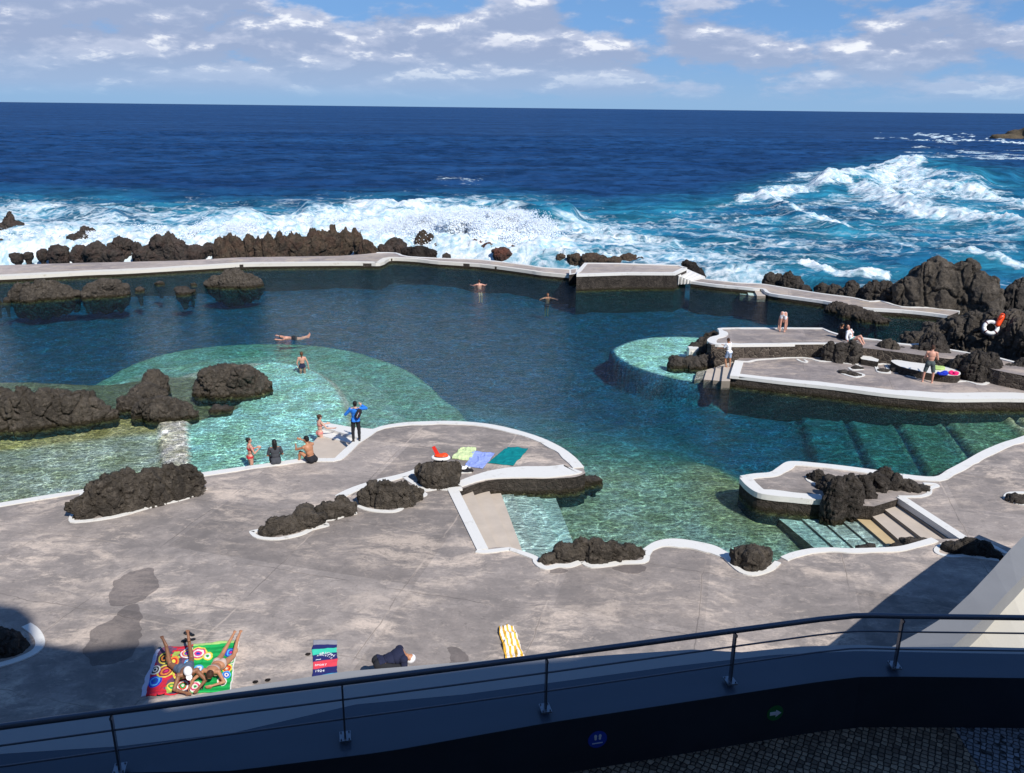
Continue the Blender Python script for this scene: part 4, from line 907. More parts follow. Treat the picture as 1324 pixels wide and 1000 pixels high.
rock('pointed brown rock in the pool under the sea wall', [(283, 371, 32, 16), (297, 372, 30, 27), (306, 372, 36, 28), (320, 372, 34, 20), (333, 370, 18, 13)], 0, 'brown_basalt', dpf=.6)
G = dict(rough=.17, dpf=.6)
rock('long grey brown rock wall at the left edge of the shallow pool', [(-20, 556, 60, 56), (12, 556, 54, 62), (36, 556, 50, 64), (62, 553, 46, 56), (88, 550, 46, 50), (106, 548, 40, 48), (124, 545, 32, 36), (140, 543, 24, 20)], 0, 'brown_basalt', **G)
rock('dark two humped rock in the shallows beside the sunken path', [(202, 508, 38, 34), (190, 520, 50, 26), (172, 531, 40, 22), (190, 540, 40, 26), (212, 543, 50, 34), (234, 542, 32, 24), (250, 540, 16, 12)], 0, 'brown_basalt', dpf=.6)
rock('smooth dome shaped rock in the turquoise shallows', [(272, 512, 44, 34), (296, 513, 66, 46), (318, 512, 56, 44), (337, 507, 32, 28)], 0, 'brown_basalt', rough=.10, dpf=.6)
rock('low flat rock just below the dome shaped one', [(281, 533, 24, 7), (292, 532, 20, 6)], 0)
# on the deck
D = dict(rough=.15, dpf=.6)
rock('biggest rock on the deck, left of the seated bathers, with a white line round it', [(113, 672, 36, 34), (128, 668, 40, 48), (148, 668, 44, 56), (172, 663, 50, 58), (196, 657, 46, 52), (222, 650, 48, 50), (244, 644, 44, 44), (257, 637, 22, 30)], ZD, 'brown_basalt', **D)
rock('long low dark rock at the left end of the white outlined row', [(350, 695, 34, 14), (370, 692, 42, 24), (395, 686, 44, 30), (412, 681, 20, 20)], ZD, 'brown_basalt', **D)
rock('low dark rock second from the left in the white outlined row', [(425, 674, 36, 26), (442, 670, 36, 30), (452, 665, 20, 18)], ZD, 'brown_basalt', **D)
rock('wide dark rock with a notched top inside the white outlined row', [(482, 656, 34, 34), (500, 659, 44, 38), (520, 658, 40, 36), (536, 650, 26, 24)], ZD, 'brown_basalt', **D)
RG = rock('blocky rock with red and white gear lying on top', [(554, 628, 30, 30), (569, 634, 46, 38), (583, 630, 26, 32)], ZD, 'brown_basalt', rough=.13, dpf=.7)
rock('narrow band of rubble rock under the white edge of the peninsula', [(604, 634, 28, 8), (620, 635, 34, 14), (640, 633, 36, 14), (660, 631, 32, 8), (690, 629, 50, 6), (720, 628, 40, 7), (742, 627, 30, 12), (755, 627, 28, 13), (768, 625, 24, 11)], 0, 'basalt', rough=.2, dpf=.45)
rock('jagged dark rock on the near pool edge right of the entry steps', [(708, 731, 26, 14), (728, 729, 36, 26), (750, 727, 34, 31), (770, 730, 40, 33), (792, 729, 36, 30), (812, 725, 34, 22), (827, 722, 18, 16)], ZD, 'brown_basalt', rough=.2, dpf=.55)
rock('tiny rock chip on the pool side of the white kerb', [(852, 706, 15, 6)], .3, 'basalt')
rock('rounded dark boulder in the notch of the white kerb', [(956, 736, 28, 26), (971, 740, 44, 33), (985, 733, 24, 24)], ZD, 'brown_basalt', rough=.12, dpf=.8)
rock('ragged lava rock across the middle of the small islet', [(1056, 628, 26, 20), (1070, 640, 30, 24), (1077, 660, 34, 42), (1094, 657, 42, 42), (1112, 648, 36, 34), (1128, 640, 34, 28), (1140, 634, 32, 30), (1155, 638, 34, 24), (1172, 640, 34, 20), (1188, 638, 28, 12)], .45, 'basalt', rough=.2, dpf=.55)
rock('small half visible rock in a white ring at the right edge of the deck', [(1312, 652, 28, 14), (1330, 653, 30, 14)], ZD, 'basalt', **D)
rock('black rock lying in the shade beside the top of the long steps', [(1228, 716, 30, 16), (1248, 719, 38, 24), (1268, 721, 34, 22), (1286, 724, 22, 12)], ZD, 'basalt', **D)
rock('black rock at the far left edge in a thick white ring', [(-14, 852, 70, 40), (14, 848, 46, 34)], ZD, 'basalt', **D)
rock('little rock heap on the kerb at the foot of the long steps', [(1124, 713, 22, 9), (1112, 712, 14, 4)], .35, 'basalt', **D)
rock('flat dark rock on the kerb near the top of the long steps', [(1160, 711, 26, 7), (1178, 706, 28, 10), (1190, 703, 22, 6)], .4, 'basalt', **D)
rock('rubble rim of dark stone under the islet kerb', [(966, 640, 14, 12), (980, 650, 22, 12), (998, 656, 28, 12), (1020, 661, 30, 14), (1042, 664, 30, 14), (1060, 666, 24, 14)], 0, 'basalt', rough=.2, dpf=.35)
rock('small dark boulder nearest the round turquoise shelf', [(874, 476, 24, 18)], 0, 'basalt', **D)
rock('black boulders heaped round the small white box', [(896, 477, 34, 18), (913, 475, 30, 20), (925, 470, 20, 26)], 0, 'basalt', **D)
rock('steep black rock under the left corner of the upper terrace', [(898, 458, 22, 14), (908, 456, 24, 20), (918, 450, 24, 18), (922, 444, 20, 16), (920, 450, 22, 20), (913, 465, 22, 20)], .1, 'basalt', **D)
E = dict(rough=.14, dpf=.7)
rock('pair of lumpy boulders against the masonry wall, right of the bending woman', [(1071, 468, 20, 24), (1083, 470, 22, 24), (1098, 471, 26, 28), (1089, 469, 20, 22)], ZL, 'basalt', **E)
rock('pointed brown boulder behind the small white plinth', [(1144, 469, 34, 28), (1134, 468, 22, 16)], ZL, 'brown_basalt', **E)
rock('small brown boulder between the pointed one and the bench', [(1164, 468, 20, 18), (1173, 469, 16, 12)], ZL, 'basalt', **E)
rock('dark boulder behind the bare backed man', [(1192, 472, 30, 26), (1206, 473, 38, 38), (1216, 474, 22, 24)], ZL, 'basalt', **E)
rock('low boulder behind the right end of the bench', [(1230, 470, 22, 9)], ZL+.2, 'basalt', **E)
rock('large black boulder heap right of the bench', [(1246, 490, 30, 28), (1260, 494, 40, 36), (1276, 495, 34, 36), (1288, 492, 20, 22), (1258, 478, 36, 22)], ZL, 'basalt', **E)
rock('long black boulder at the right edge of the lower terrace', [(1300, 493, 34, 20), (1320, 494, 40, 26), (1340, 496, 40, 24)], ZL, 'basalt', **E)
rock('low black boulder in the white outline by the right frame edge', [(1292, 496, 26, 8)], ZL, 'basalt', **E)
rock('flat dark stone inside the larger white ring on the lower terrace', [(1091, 484, 16, 4), (1099, 485.5, 16, 4), (1107, 487, 14, 3)], ZL, 'basalt', **E)
rock('flat dark stone inside the smaller white ring on the lower terrace', [(1107, 478, 16, 3)], ZL, 'basalt', **E)
rock('dark stone inside the square white outline by the plinth', [(1141, 482, 15, 5)], ZL, 'basalt', **E)
rock('dark stone supporting the front of the bench', [(1160, 482, 18, 7), (1172, 486, 22, 7), (1186, 489, 24, 6), (1203, 492, 26, 6), (1224, 494, 28, 7)], ZL, 'basalt', rough=.14, dpf=.4)
# ================================================================== SPRAY
def spray(label, plumes, n, seed):
    rg = np.random.default_rng(seed); V = []; 
    for (u, vb, w, h, k) in plumes:
        m_ = int(n*k); P = pix(u, vb, ZS); dep = depth_at(u, vb, ZS); sc = dep/FPX
        x = rg.normal(0, .30, m_)*w*sc; t = rg.random(m_)**1.35; z = t*h*sc*.85; y = rg.normal(0, .35, m_)*2.6+t*1.5
        x = x*(1+.25*t); Q = np.stack([x+P[0], y+P[1], z+ZS], 1)
        dn = fbm(np.stack([Q[:, 0]*.55, Q[:, 1]*.4, Q[:, 2]*.5-Q[:, 0]*.12], 1)+seed, 4, 3)
        keep = dn > .33+.22*t+.20*rg.random(m_); V.append(np.c_[Q[keep], (.050*(1-t[keep])**.8+.022)*(.5+1.0*rg.random(keep.sum()))])
    V = np.concatenate(V); N_ = len(V)
    o8 = np.array([(1, 1, 1), (-1, -1, 1), (-1, 1, -1), (1, -1, -1)], float)*.85; f8 = np.array([(0, 2, 1), (0, 1, 3), (0, 3, 2), (1, 2, 3)])
    st_ = rg.uniform(.7, 1.4, (N_, 4, 1)); VV = V[:, None, :3]+o8[None]*V[:, None, 3:4]*st_; FF = (f8[None]+np.arange(N_)[:, None, None]*4).reshape(-1, 3)
    o = link('sea_spray', npmesh('sea_spray', VV.reshape(-1, 3), FF, 'spray_drops')); tag(o, label, 'spray', kind='stuff')
spray('white spray bursting over the reef left of centre', [(590, 315, 70, 45, 1.0), (640, 316, 60, 48, 1.0), (565, 310, 50, 36, .5), (675, 314, 50, 34, .5), (615, 312, 130, 30, 1.3), (530, 312, 60, 24, .5), (640, 308, 70, 40, .8), (580, 308, 70, 38, .6), (610, 300, 90, 34, .6), (500, 305, 70, 20, .3), (650, 300, 70, 30, .5), (700, 305, 50, 16, .3)], 90000, 3)
spray('thin white spray blowing over the jagged ridge and rocks at the left', [(310, 312, 70, 30, .5), (270, 315, 60, 22, .4), (360, 305, 60, 20, .3), (430, 296, 60, 18, .25), (110, 314, 50, 18, .35), (60, 310, 70, 14, .3), (20, 314, 40, 14, .2), (470, 308, 40, 22, .35), (165, 306, 60, 14, .2)], 40000, 5)
spray('white crest blown off the big breaking wave at the right', [(1155, 240, 34, 16, .7), (1180, 248, 40, 12, .5), (1120, 246, 44, 8, .35), (1080, 250, 50, 6, .25), (1215, 256, 50, 7, .3)], 14000, 8)
# ================================================================== PEOPLE
def nrmz(v): v = np.array(v, float); return v/(np.linalg.norm(v)+1e-9)
SKIN = {'fair': (.56, .34, .26), 'pink': (.58, .30, .22), 'tan': (.42, .20, .11), 'brown': (.24, .11, .06)}
def person(label, loc, rz, pose, skin='fair', scale=1.0, female=False, vox=.011, wear=(), hair='brown_hair', hairstyle='short', hat=None, extra=None):
    """pose: dict of direction vectors in local axes (x right, y forward, z up); pelvis = height of pelvis above loc"""
    g = lambda k, d: nrmz(pose.get(k, d))
    T = g('torso', (0, 0, 1)); HX = g('hipx', (1, 0, 0)); HX = nrmz(HX-T*(HX@T)); S = g('shx', tuple(HX)); S = nrmz(S-T*(S@T)); FW = np.cross(T, S)
    FW = FW if True else FW      # forward of chest = torso x shoulder axis
    FH = np.cross(T, HX)
    P = np.array(pose.get('pelvis', (0, 0, .93)), float); wS = .165 if female else .185; wH = .085
    Cm = P+T*.22; Ch = P+T*.36; N0 = P+T*.50; hu = g('headup', tuple(T)); Hc = N0+hu*.155; fd = g('face', tuple(FW)); fd = nrmz(fd-hu*(fd@hu)); hx = np.cross(fd, hu)
    J = {}; bones = []
    for sgn, k in ((-1, 'L'), (1, 'R')):
        sh = P+T*.44+S*wS*sgn; el = sh+g('ua'+k, (sgn*.15, 0, -1))*.29; wr = el+g('fa'+k, (sgn*.05, .15, -1))*.25; hd = g('hd'+k, tuple(wr-el))
        hp = P-T*.03+HX*wH*sgn; kn = hp+g('th'+k, (sgn*.04, 0, -1))*.43; an = kn+g('sk'+k, (0, -.03, -1))*.42; ft = g('ft'+k, (sgn*.2, 1, -.25))
        J[k] = (sh, el, wr, hd, hp, kn, an, ft)
        bones += [('ua'+k, sh, el, .05), ('fa'+k, el, wr, .04), ('hd'+k, wr, wr+hd*.17, .04), ('th'+k, hp, kn, .08), ('sk'+k, kn, an, .055), ('ft'+k, an, an+ft*.17, .04)]
    bones += [('pelvis', P-T*.06, P+T*.06, .13), ('belly', P+T*.08, P+T*.24, .12), ('chest', P+T*.26, P+T*.45, .14), ('neck', N0-T*.01, N0+hu*.06, .055), ('head', Hc-hu*.04, Hc+hu*.05, .10)]
    B = Solid(); f = .93 if female else 1.0
    B.ell(P, (.165*(1.04 if female else 1), .115, .13), HX, FH, T, True); B.ell(Cm, (.135*f, .098*f, .17), nrmz(HX+S), nrmz(FH+FW), T, True); B.ell(Ch, (.165*f, .115*f, .17), S, FW, T, True)
    B.cap(P+T*.455-S*wS*.8, P+T*.455+S*wS*.8, .055*f, .055*f); B.cap(P+T*.42, N0+hu*.09, .062*f, .050*f)
    for sgn in (-1, 1):
        B.ell(P-T*.05+HX*.075*sgn-FH*.055, (.09, .085, .095), HX, FH, T)
        if female: B.ell(P+T*.335+S*.075*sgn+FW*.085, (.062, .055, .06), S, FW, T)
        else: B.ell(P+T*.38+S*.075*sgn+FW*.06, (.075, .05, .06), S, FW, T)
    # head : cranium, jaw, nose, ears, lips
    B.ell(Hc+hu*.03-fd*.012, (.076, .094, .092), hx, fd, hu, True); B.ell(Hc-hu*.035+fd*.022, (.058, .066, .078), hx, fd, hu, True)
    B.cap(Hc+hu*.02+fd*.082, Hc-hu*.014+fd*.100, .009, .014); B.ell(Hc-hu*.052+fd*.082, (.022, .011, .009), hx, fd, hu)
    for sgn in (-1, 1): B.ell(Hc+hx*.077*sgn-fd*.005-hu*.003, (.012, .020, .032), hx, fd, hu)
    for k, sgn in (('L', -1), ('R', 1)):
        sh, el, wr, hd, hp, kn, an, ft = J[k]
        B.ell(sh, (.062*f, .062*f, .062*f)); B.cap(sh, el, .052*f, .040*f); B.cap(el, wr, .041*f, .027*f); B.ell((el*.68+wr*.32), (.043*f,)*3)
        B.cap(hp, kn, .088 if not female else .086, .056); B.cap(kn, an, .054, .036); B.ell(kn*.7+an*.3-nrmz(np.cross(np.cross(an-kn, ft), an-kn))*(-.018), (.056, .056, .09), *([nrmz(np.cross(an-kn, ft))]+[nrmz(np.cross(an-kn, np.cross(an-kn, ft)))]+[nrmz(kn-an)]))
        # foot
        hl = an-nrmz(ft)*.045+nrmz(an-kn)*.045; to = an+nrmz(ft)*.15+nrmz(an-kn)*.06; B.cap(an, hl, .036, .034); B.cap(hl, to, .034, .028); B.cap(an, an*.4+to*.6, .036, .030)
        fx = nrmz(np.cross(ft, (0, 0, 1)) if abs(nrmz(ft)[2]) < .9 else HX)
        for q in range(5): B.cap(to+fx*(q-2)*.016, to+fx*(q-2)*.017+nrmz(ft)*(.045-.005*abs(q-1)), .012, .009)
        # hand: palm, four fingers, thumb
        px_ = nrmz(np.cross(hd, pose.get('palm'+k, (0, 1, .01)))); pn = nrmz(np.cross(px_, hd)); pc = wr+hd*.055
        B.cap(wr, pc, .026, .028); B.ell(pc+hd*.015, (.042, .018, .05), px_, pn, hd)
        for q in range(4):
            b0 = pc+hd*.05+px_*(q-1.5)*.021; ln = (.034, .040, .038, .029)[q]; fr = .0088 if vox > .009 else .008
            m1 = b0+nrmz(hd+pn*.25)*ln; m2 = m1+nrmz(hd+pn*.8)*ln*.85; B.cap(b0-hd*.01, m1, fr+.001, fr); B.cap(m1, m2, fr, fr-.001)
        t0 = pc-hd*.02-px_*sgn*.030; t1 = t0+nrmz(hd*.6-px_*sgn*.8+pn*.3)*.04; t2 = t1+nrmz(hd-px_*sgn*.3+pn*.4)*.032; B.cap(t0, t1, .013, .011); B.cap(t1, t2, .011, .009)
    me = B.mesh(vox, 2); V = getv(me); Nn = getn(me)
    # nearest bone
    best = np.full(len(V), 9e9); bid = np.zeros(len(V), int); bt = np.zeros(len(V)); ba = []
    for i, (nm, a, b, r) in enumerate(bones):
        e = b-a; t = ((V-a)@e)/(e@e); tc = np.clip(t, 0, 1); d = np.linalg.norm(V-a-tc[:, None]*e, axis=1)/r
        m_ = d < best; best[m_] = d[m_]; bid[m_] = i; bt[m_] = t[m_]
    nm = np.array([b[0] for b in bones])[bid]
    base = np.array(SKIN[skin]); col = np.tile(base, (len(V), 1)); hl_ = (V-Hc)
    a_, b_, c_ = hl_@hx, hl_@fd, hl_@hu
    for sgn in (-1, 1):
        de = np.hypot((a_-sgn*.030), (c_-.012)); col[(de < .011) & (b_ > .04)] = (.03, .02, .015); col[(np.abs(a_-sgn*.03) < .018) & (np.abs(c_-.032) < .0055) & (b_ > .04)] = base*.35
    col[(np.abs(a_) < .022) & (np.abs(c_+.052) < .010) & (b_ > .05)] = base*np.array([.85, .45, .45])
    col *= (0.93+.14*fbm(V*9, 3, 4))[:, None]
    root = empty('person', tuple(loc), rz); root.scale = (scale,)*3; tag(root, label, 'person')
    setcol(me, col); me.materials.clear(); me.materials.append(MATS['skin']); me.polygons.foreach_set('use_smooth', np.ones(len(me.polygons), bool)); me.name = 'body'
    link('body', me, root)
    nf = len(me.polygons); ls = np.empty(nf, np.int32); lt = np.empty(nf, np.int32); me.polygons.foreach_get('loop_start', ls); me.polygons.foreach_get('loop_total', lt)
    lv = np.empty(len(me.loops), np.int32); me.loops.foreach_get('vertex_index', lv); Q = lv.reshape(-1, 4) if (lt == 4).all() else None
    loc_ = dict(V=V, nm=nm, t=bt, FW=FW, T=T, S=S, P=P, HX=HX, FH=FH, hl=(a_, b_, c_))
    for (wn, wm, fn, off) in wear:
        sel = fn(loc_)
        if Q is None:
            fs = [tuple(lv[ls[i]:ls[i]+lt[i]]) for i in range(nf)]; fs = [q for q in fs if all(sel[j] for j in q)]
        else: fs = Q[sel[Q].all(1)]
        if len(fs) == 0: continue
        idx = np.unique(np.concatenate([np.array(q) for q in fs]) if Q is None else fs); mp = np.full(len(V), -1); mp[idx] = np.arange(len(idx))
        wob = (off*.6*(fbm(V[idx]*14, 3, 9)-.5)) if off > .008 else 0
        VO = V[idx]+Nn[idx]*(off+wob)[:, None] if not np.isscalar(wob) else V[idx]+Nn[idx]*off
        m2 = bpy.data.meshes.new(wn); m2.from_pydata([tuple(v) for v in VO], [], [tuple(int(mp[j]) for j in q) for q in fs]); tmp = bpy.data.objects.new('t', m2); C.objects.link(tmp)
        so_ = tmp.modifiers.new('s', 'SOLIDIFY'); so_.thickness = max(.004, off*1.1); so_.offset = -1
        dg = bpy.context.evaluated_depsgraph_get(); dg.update(); m3 = bpy.data.meshes.new_from_object(tmp.evaluated_get(dg)); bpy.data.objects.remove(tmp); m3.name = wn
        m3.materials.clear(); m3.materials.append(MATS[wm]); m3.polygons.foreach_set('use_smooth', np.ones(len(m3.polygons), bool)); link(wn, m3, root)
    # hair
    if hair:
        H = Solid(); H.ell(Hc+hu*.043-fd*.024, (.084, .094, .088), hx, fd, hu, True)
        H.ell(Hc-hu*.01-fd*.045, (.076, .06, .075), hx, fd, hu)
        if hairstyle == 'long': H.cap(Hc-fd*.055-hu*.02, Hc-fd*.075-hu*.22, .085, .06); H.cap(Hc-fd*.04-hu*.03+hx*.04, Hc-fd*.05-hu*.20+hx*.05, .05, .03); H.cap(Hc-fd*.04-hu*.03-hx*.04, Hc-fd*.05-hu*.20-hx*.05, .05, .03)
        if hairstyle == 'ponytail': H.ell(Hc-fd*.10+hu*.03, (.035,)*3); H.cap(Hc-fd*.105+hu*.02, Hc-fd*.10-hu*.10, .028, .026); H.cap(Hc-fd*.10-hu*.10, Hc-fd*.085-hu*.24, .026, .010)
        if hairstyle == 'bun': H.ell(Hc-fd*.095+hu*.07, (.045,)*3)
        m2 = H.mesh(.012, 2); v2 = getv(m2); n2_ = getn(m2); st = fbm(v2*np.array([60, 60, 14]), 3, 2); putv(m2, v2+n2_*((st-.5)*.014)[:, None])
        m2.materials.clear(); m2.materials.append(MATS[hair]); m2.polygons.foreach_set('use_smooth', np.ones(len(m2.polygons), bool)); m2.name = 'hair'; link('hair', m2, root)
    if hat:
        H = Solid(); H.ell(Hc+hu*.055-fd*.014, (.092, .108, .088), hx, fd, hu, True)
        if hat == 'cap': H.ell(Hc+hu*.045+fd*.115, (.068, .075, .010), hx, fd, hu, True)
        m2 = H.mesh(.009, 2); m2.materials.clear(); m2.materials.append(MATS['white_fabric']); m2.polygons.foreach_set('use_smooth', np.ones(len(m2.polygons), bool)); m2.name = 'cap'; link('cap', m2, root)
    if extra: extra(root, dict(P=P, T=T, S=S, FW=FW, Hc=Hc, hu=hu, fd=fd, hx=hx, J=J, HX=HX, N0=N0))
    return root
isin = lambda n, *k: np.isin(n, k)
def w_trunks(L=.62): return lambda d: (isin(d['nm'], 'pelvis') & (((d['V']-d['P'])@d['T']) < .09)) | (isin(d['nm'], 'thL', 'thR') & (d['t'] < L)) | (isin(d['nm'], 'belly') & (((d['V']-d['P'])@d['T']) < .09))
def w_brief(d):
    h = (d['V']-d['P'])@d['T']; lat = np.abs((d['V']-d['P'])@d['HX']); return isin(d['nm'], 'pelvis', 'thL', 'thR', 'belly') & (h < .045) & (h > -.03-.55*(.19-lat)) & (h > -.17)
def w_bra(d):
    h = (d['V']-d['P'])@d['T']; return isin(d['nm'], 'chest', 'belly') & (h > .285) & (h < .375)
def w_suit(d):
    h = (d['V']-d['P'])@d['T']; fr = (d['V']-d['P'])@d['FW']; return w_brief(d) | (isin(d['nm'], 'pelvis', 'belly') & (h < .17) & (h > -.05)) | (isin(d['nm'], 'chest', 'belly') & (h < .40) & (fr > .0))
def w_shirt(sl=.6, lo=-.02): return lambda d: (isin(d['nm'], 'chest', 'belly', 'pelvis') & (((d['V']-d['P'])@d['T']) > lo) & (((d['V']-d['P'])@d['T']) < .485)) | (isin(d['nm'], 'uaL', 'uaR') & (d['t'] < sl)) | (isin(d['nm'], 'faL', 'faR') & (sl > 1) & (d['t'] < sl-1))
def w_pants(d): return (isin(d['nm'], 'pelvis') & (((d['V']-d['P'])@d['T']) < .06)) | isin(d['nm'], 'thL', 'thR') | (isin(d['nm'], 'skL', 'skR') & (d['t'] < .93))
def w_shoes(d): return isin(d['nm'], 'ftL', 'ftR') | (isin(d['nm'], 'skL', 'skR') & (d['t'] > .95))
def at(u, v, z): return pix(u, v, z)
def height_here(u, v, z, vtop):
    "world height above z of image row vtop at the spot (u,v,z)"
    P = pix(u, v, z); d = ray(u, vtop); t = np.hypot(P[0], P[1])/np.hypot(d[0], d[1]); return CAMZ+d[2]*t-z
AZ = lambda u, v: math.atan2(ray(u, v)[0], ray(u, v)[1])     # viewing azimuth, clockwise
def facing(u, v, deg): return -AZ(u, v)+R(deg)                # 0 = back to the viewer
mbk = lambda root, b, name, smooth=True: b.build(name, root, smooth)
# 1 woman wading, back to us
p = at(391, 476, 0); person('wading woman seen from behind in a navy swimsuit with a reddish ponytail', (p[0], p[1], -.80), facing(391, 476, 0), dict(uaL=(-.35, 0, -1), uaR=(.45, 0, -1), faR=(.1, .1, -1), faL=(.2, .3, -.8), hipx=(1, .05, 0)), 'pink', .97, True, .012, [('swimsuit', 'navy_fabric', w_suit, .006)], 'auburn_hair', 'ponytail')
# 2 swimmer on the back
p = at(374, 436, 0); person('swimmer in dark trunks floating flat across the pool with lifted heels', (p[0]+.1, p[1], -.02), facing(374, 436, 0), dict(pelvis=(.1, 0, -.06), torso=(-1, 0, .10), hipx=(0, 1, .0), headup=(-1, 0, .55), face=(-.4, -.55, .6), uaL=(-.6, -.8, 0), faL=(-1, -.2, .2), uaR=(-.5, .8, 0), faR=(-1, .3, .1), thL=(1, -.1, -.12), thR=(1, .1, -.12), skL=(1, 0, .25), skR=(1, 0, .3), ftL=(.4, 0, 1), ftR=(.4, 0, 1)), 'pink', 1, False, .013, [('trunks', 'black_fabric', w_trunks(.5), .01)], 'black_hair')
# 3, 4 swimmers, head and back
p = at(620, 369, 0); person('swimmer nearest the sea wall, dark hair and pale back above water', (p[0], p[1], 0), facing(620, 369, 10), dict(pelvis=(0, -.1, -.38), torso=(0, .35, 1), face=(0, 1, .1), uaL=(-1, .3, -.3), uaR=(1, .3, -.3), faL=(-.5, 1, 0), faR=(.5, 1, 0), thL=(0, -.8, -.6), thR=(0, -.8, -.6)), 'pink', 1.05, False, .014, [('trunks', 'black_fabric', w_trunks(.5), .01)], 'brown_hair')
p = at(708, 384, 0); person('swimmer in the middle of the dark water showing only a head with a light cap', (p[0], p[1], 0), facing(708, 384, 190), dict(pelvis=(0, -.05, -.50), torso=(0, .2, 1), uaL=(-1, .3, -.2), uaR=(1, .3, -.2), faL=(-.5, 1, 0), faR=(.5, 1, 0), thL=(0, -.6, -.8), thR=(0, -.6, -.8)), 'tan', 1.05, False, .014, [('trunks', 'black_fabric', w_trunks(.5), .01)], 'auburn_hair')
# 5 man with backpack
def backpack(root, d):
    T, S, FW, P = d['T'], d['S'], d['FW'], d['P']; X = nrmz(S+T*-.45); Z = nrmz(np.cross(X, FW)); Z = Z if Z @ T > 0 else -Z; c = P+T*.30-FW*.19+S*.10
    Bk = Solid(); Bk.ell(c, (.115, .085, .21), X, FW, Z, True); Bk.ell(c-Z*.06-FW*.05, (.10, .07, .12), X, FW, Z, True); Bk.ell(c+Z*.12, (.10, .07, .10), X, FW, Z, True)
    me = Bk.mesh(.014, 2); me.materials.clear(); me.materials.append(MATS['black_fabric']); me.polygons.foreach_set('use_smooth', np.ones(len(me.polygons), bool)); me.name = 'backpack'
    return me, c, X, Z, FW
hold = {}
def ex5(root, d):
    hold['bp'] = backpack(root, d); hold['d'] = d
ex = dict(torso=(0, -.03, 1), uaL=(-.8, .25, -.9), faL=(.75, .75, .35), uaR=(.9, .35, -.15), faR=(-.75, .6, .45), hdL=(.5, .5, .7), hdR=(-.5, .6, .5), thL=(-.08, 0, -1), thR=(.08, 0, -1), pelvis=(0, 0, .91))
p = at(461, 571, ZD); H5 = height_here(461, 571, ZD, 518)/1.74; print('scale person 5', H5)
r5 = person('person in a bright blue jacket and black trousers standing on the kerb, both arms raised', (p[0], p[1], ZD+.035), facing(461, 571, 6), ex, 'fair', H5, False, .012, [('jacket', 'blue_jacket', w_shirt(1.92, -.06), .022), ('trousers', 'black_fabric', w_pants, .016), ('shoes', 'black_plastic', w_shoes, .008)], 'black_hair', extra=ex5)
me, c_, X_, Z_, F_ = hold['bp']; bpo = empty('backpack', tuple(p[:2])+(ZD+.035,), facing(461, 571, 6)); bpo.scale = (H5,)*3; tag(bpo, 'black and maroon backpack slung over the right shoulder of the blue jacket', 'backpack'); link('bag', me, bpo)
b = MB(); b.box(c_-F_*.105-Z_*.02, (.05, .012, .26), 'maroon_fabric', X_, F_, Z_); b.box(c_-F_*.11+X_*-.03-Z_*.02, (.012, .012, .2), 'white_fabric', X_, F_, Z_); b.build('stripe', bpo)
b = MB(); d = hold['d']
for s_ in (-1, 1): b.tube([c_+Z_*.17+X_*.05*s_, d['P']+d['T']*.50+d['S']*.10*s_-d['FW']*.03, d['P']+d['T']*.44+d['S']*.11*s_+d['FW']*.12, d['P']+d['T']*.25+d['S']*.15*s_+d['FW']*.06, c_-Z_*.15+X_*.05*s_], .012, 'black_fabric', 8)
b.build('strap', bpo)
# 6 woman in pink bikini in the corner step
p = at(414, 566, .05); person('woman in a pink bikini and sunglasses with one arm on the white ledge', (p[0], p[1], -.62), facing(414, 566, -62), dict(torso=(0, .05, 1), uaR=(.55, .45, -.75), faR=(.25, 1, -.15), uaL=(-.3, .5, -.8), faL=(.35, 1, .1)), 'fair', .97, True, .011, [('bikini_bottom', 'pink_bikini', w_brief, .006), ('bikini_top', 'pink_bikini', w_bra, .006)], 'brown_hair', 'bun',
    extra=lambda root, d: MB().tube([d['Hc']-d['hx']*.078+d['hu']*.015, d['Hc']-d['hx']*.055+d['hu']*.015+d['fd']*.092, d['Hc']+d['hu']*.015+d['fd']*.104, d['Hc']+d['hx']*.055+d['hu']*.015+d['fd']*.092, d['Hc']+d['hx']*.078+d['hu']*.015], .013, 'black_plastic', 8).build('sunglasses', root, True))
# 7 seated person in dark grey
sit = dict(pelvis=(0, 0, .10), torso=(0, .10, 1), thL=(-.15, 1, .05), thR=(.15, 1, .05), skL=(0, .15, -1), skR=(0, .15, -1), ftL=(-.1, 1, -.5), ftR=(.1, 1, -.5), uaL=(-.35, .25, -1), faL=(.3, .8, -.3), uaR=(.35, .25, -1), faR=(-.3, .8, -.3))
p = at(357, 600, ZD); person('person with long dark hair in a dark grey top sitting on the kerb', (p[0], p[1], ZD+.04), facing(357, 600, 4), sit, 'tan', 1.0, True, .011, [('top', 'dark_grey_fabric', w_shirt(.8, -.10), .02), ('shorts', 'black_fabric', w_trunks(.6), .012)], 'black_hair', 'long')
# 8 tanned man
p = at(402, 597, ZD); person('tanned bare chested man in black shorts sitting on the kerb with knees drawn up', (p[0]+.05, p[1]-.05, ZD+.04), facing(402, 597, 38), dict(pelvis=(0, 0, .10), torso=(-.05, .32, 1), headup=(0, .35, 1), face=(-.2, 1, -.1), thL=(-.25, 1, .62), thR=(.1, 1, .75), skL=(-.05, .25, -1), skR=(-.1, .15, -1), ftL=(-.1, 1, -.2), ftR=(.1, 1, -.2), uaL=(-.35, .9, -.35), faL=(.6, .8, .1), uaR=(.25, .85, -.1), faR=(-.6, .7, .35)), 'tan', 1.08, False, .011, [('shorts', 'black_fabric', w_trunks(.45), .014)], 'black_hair')
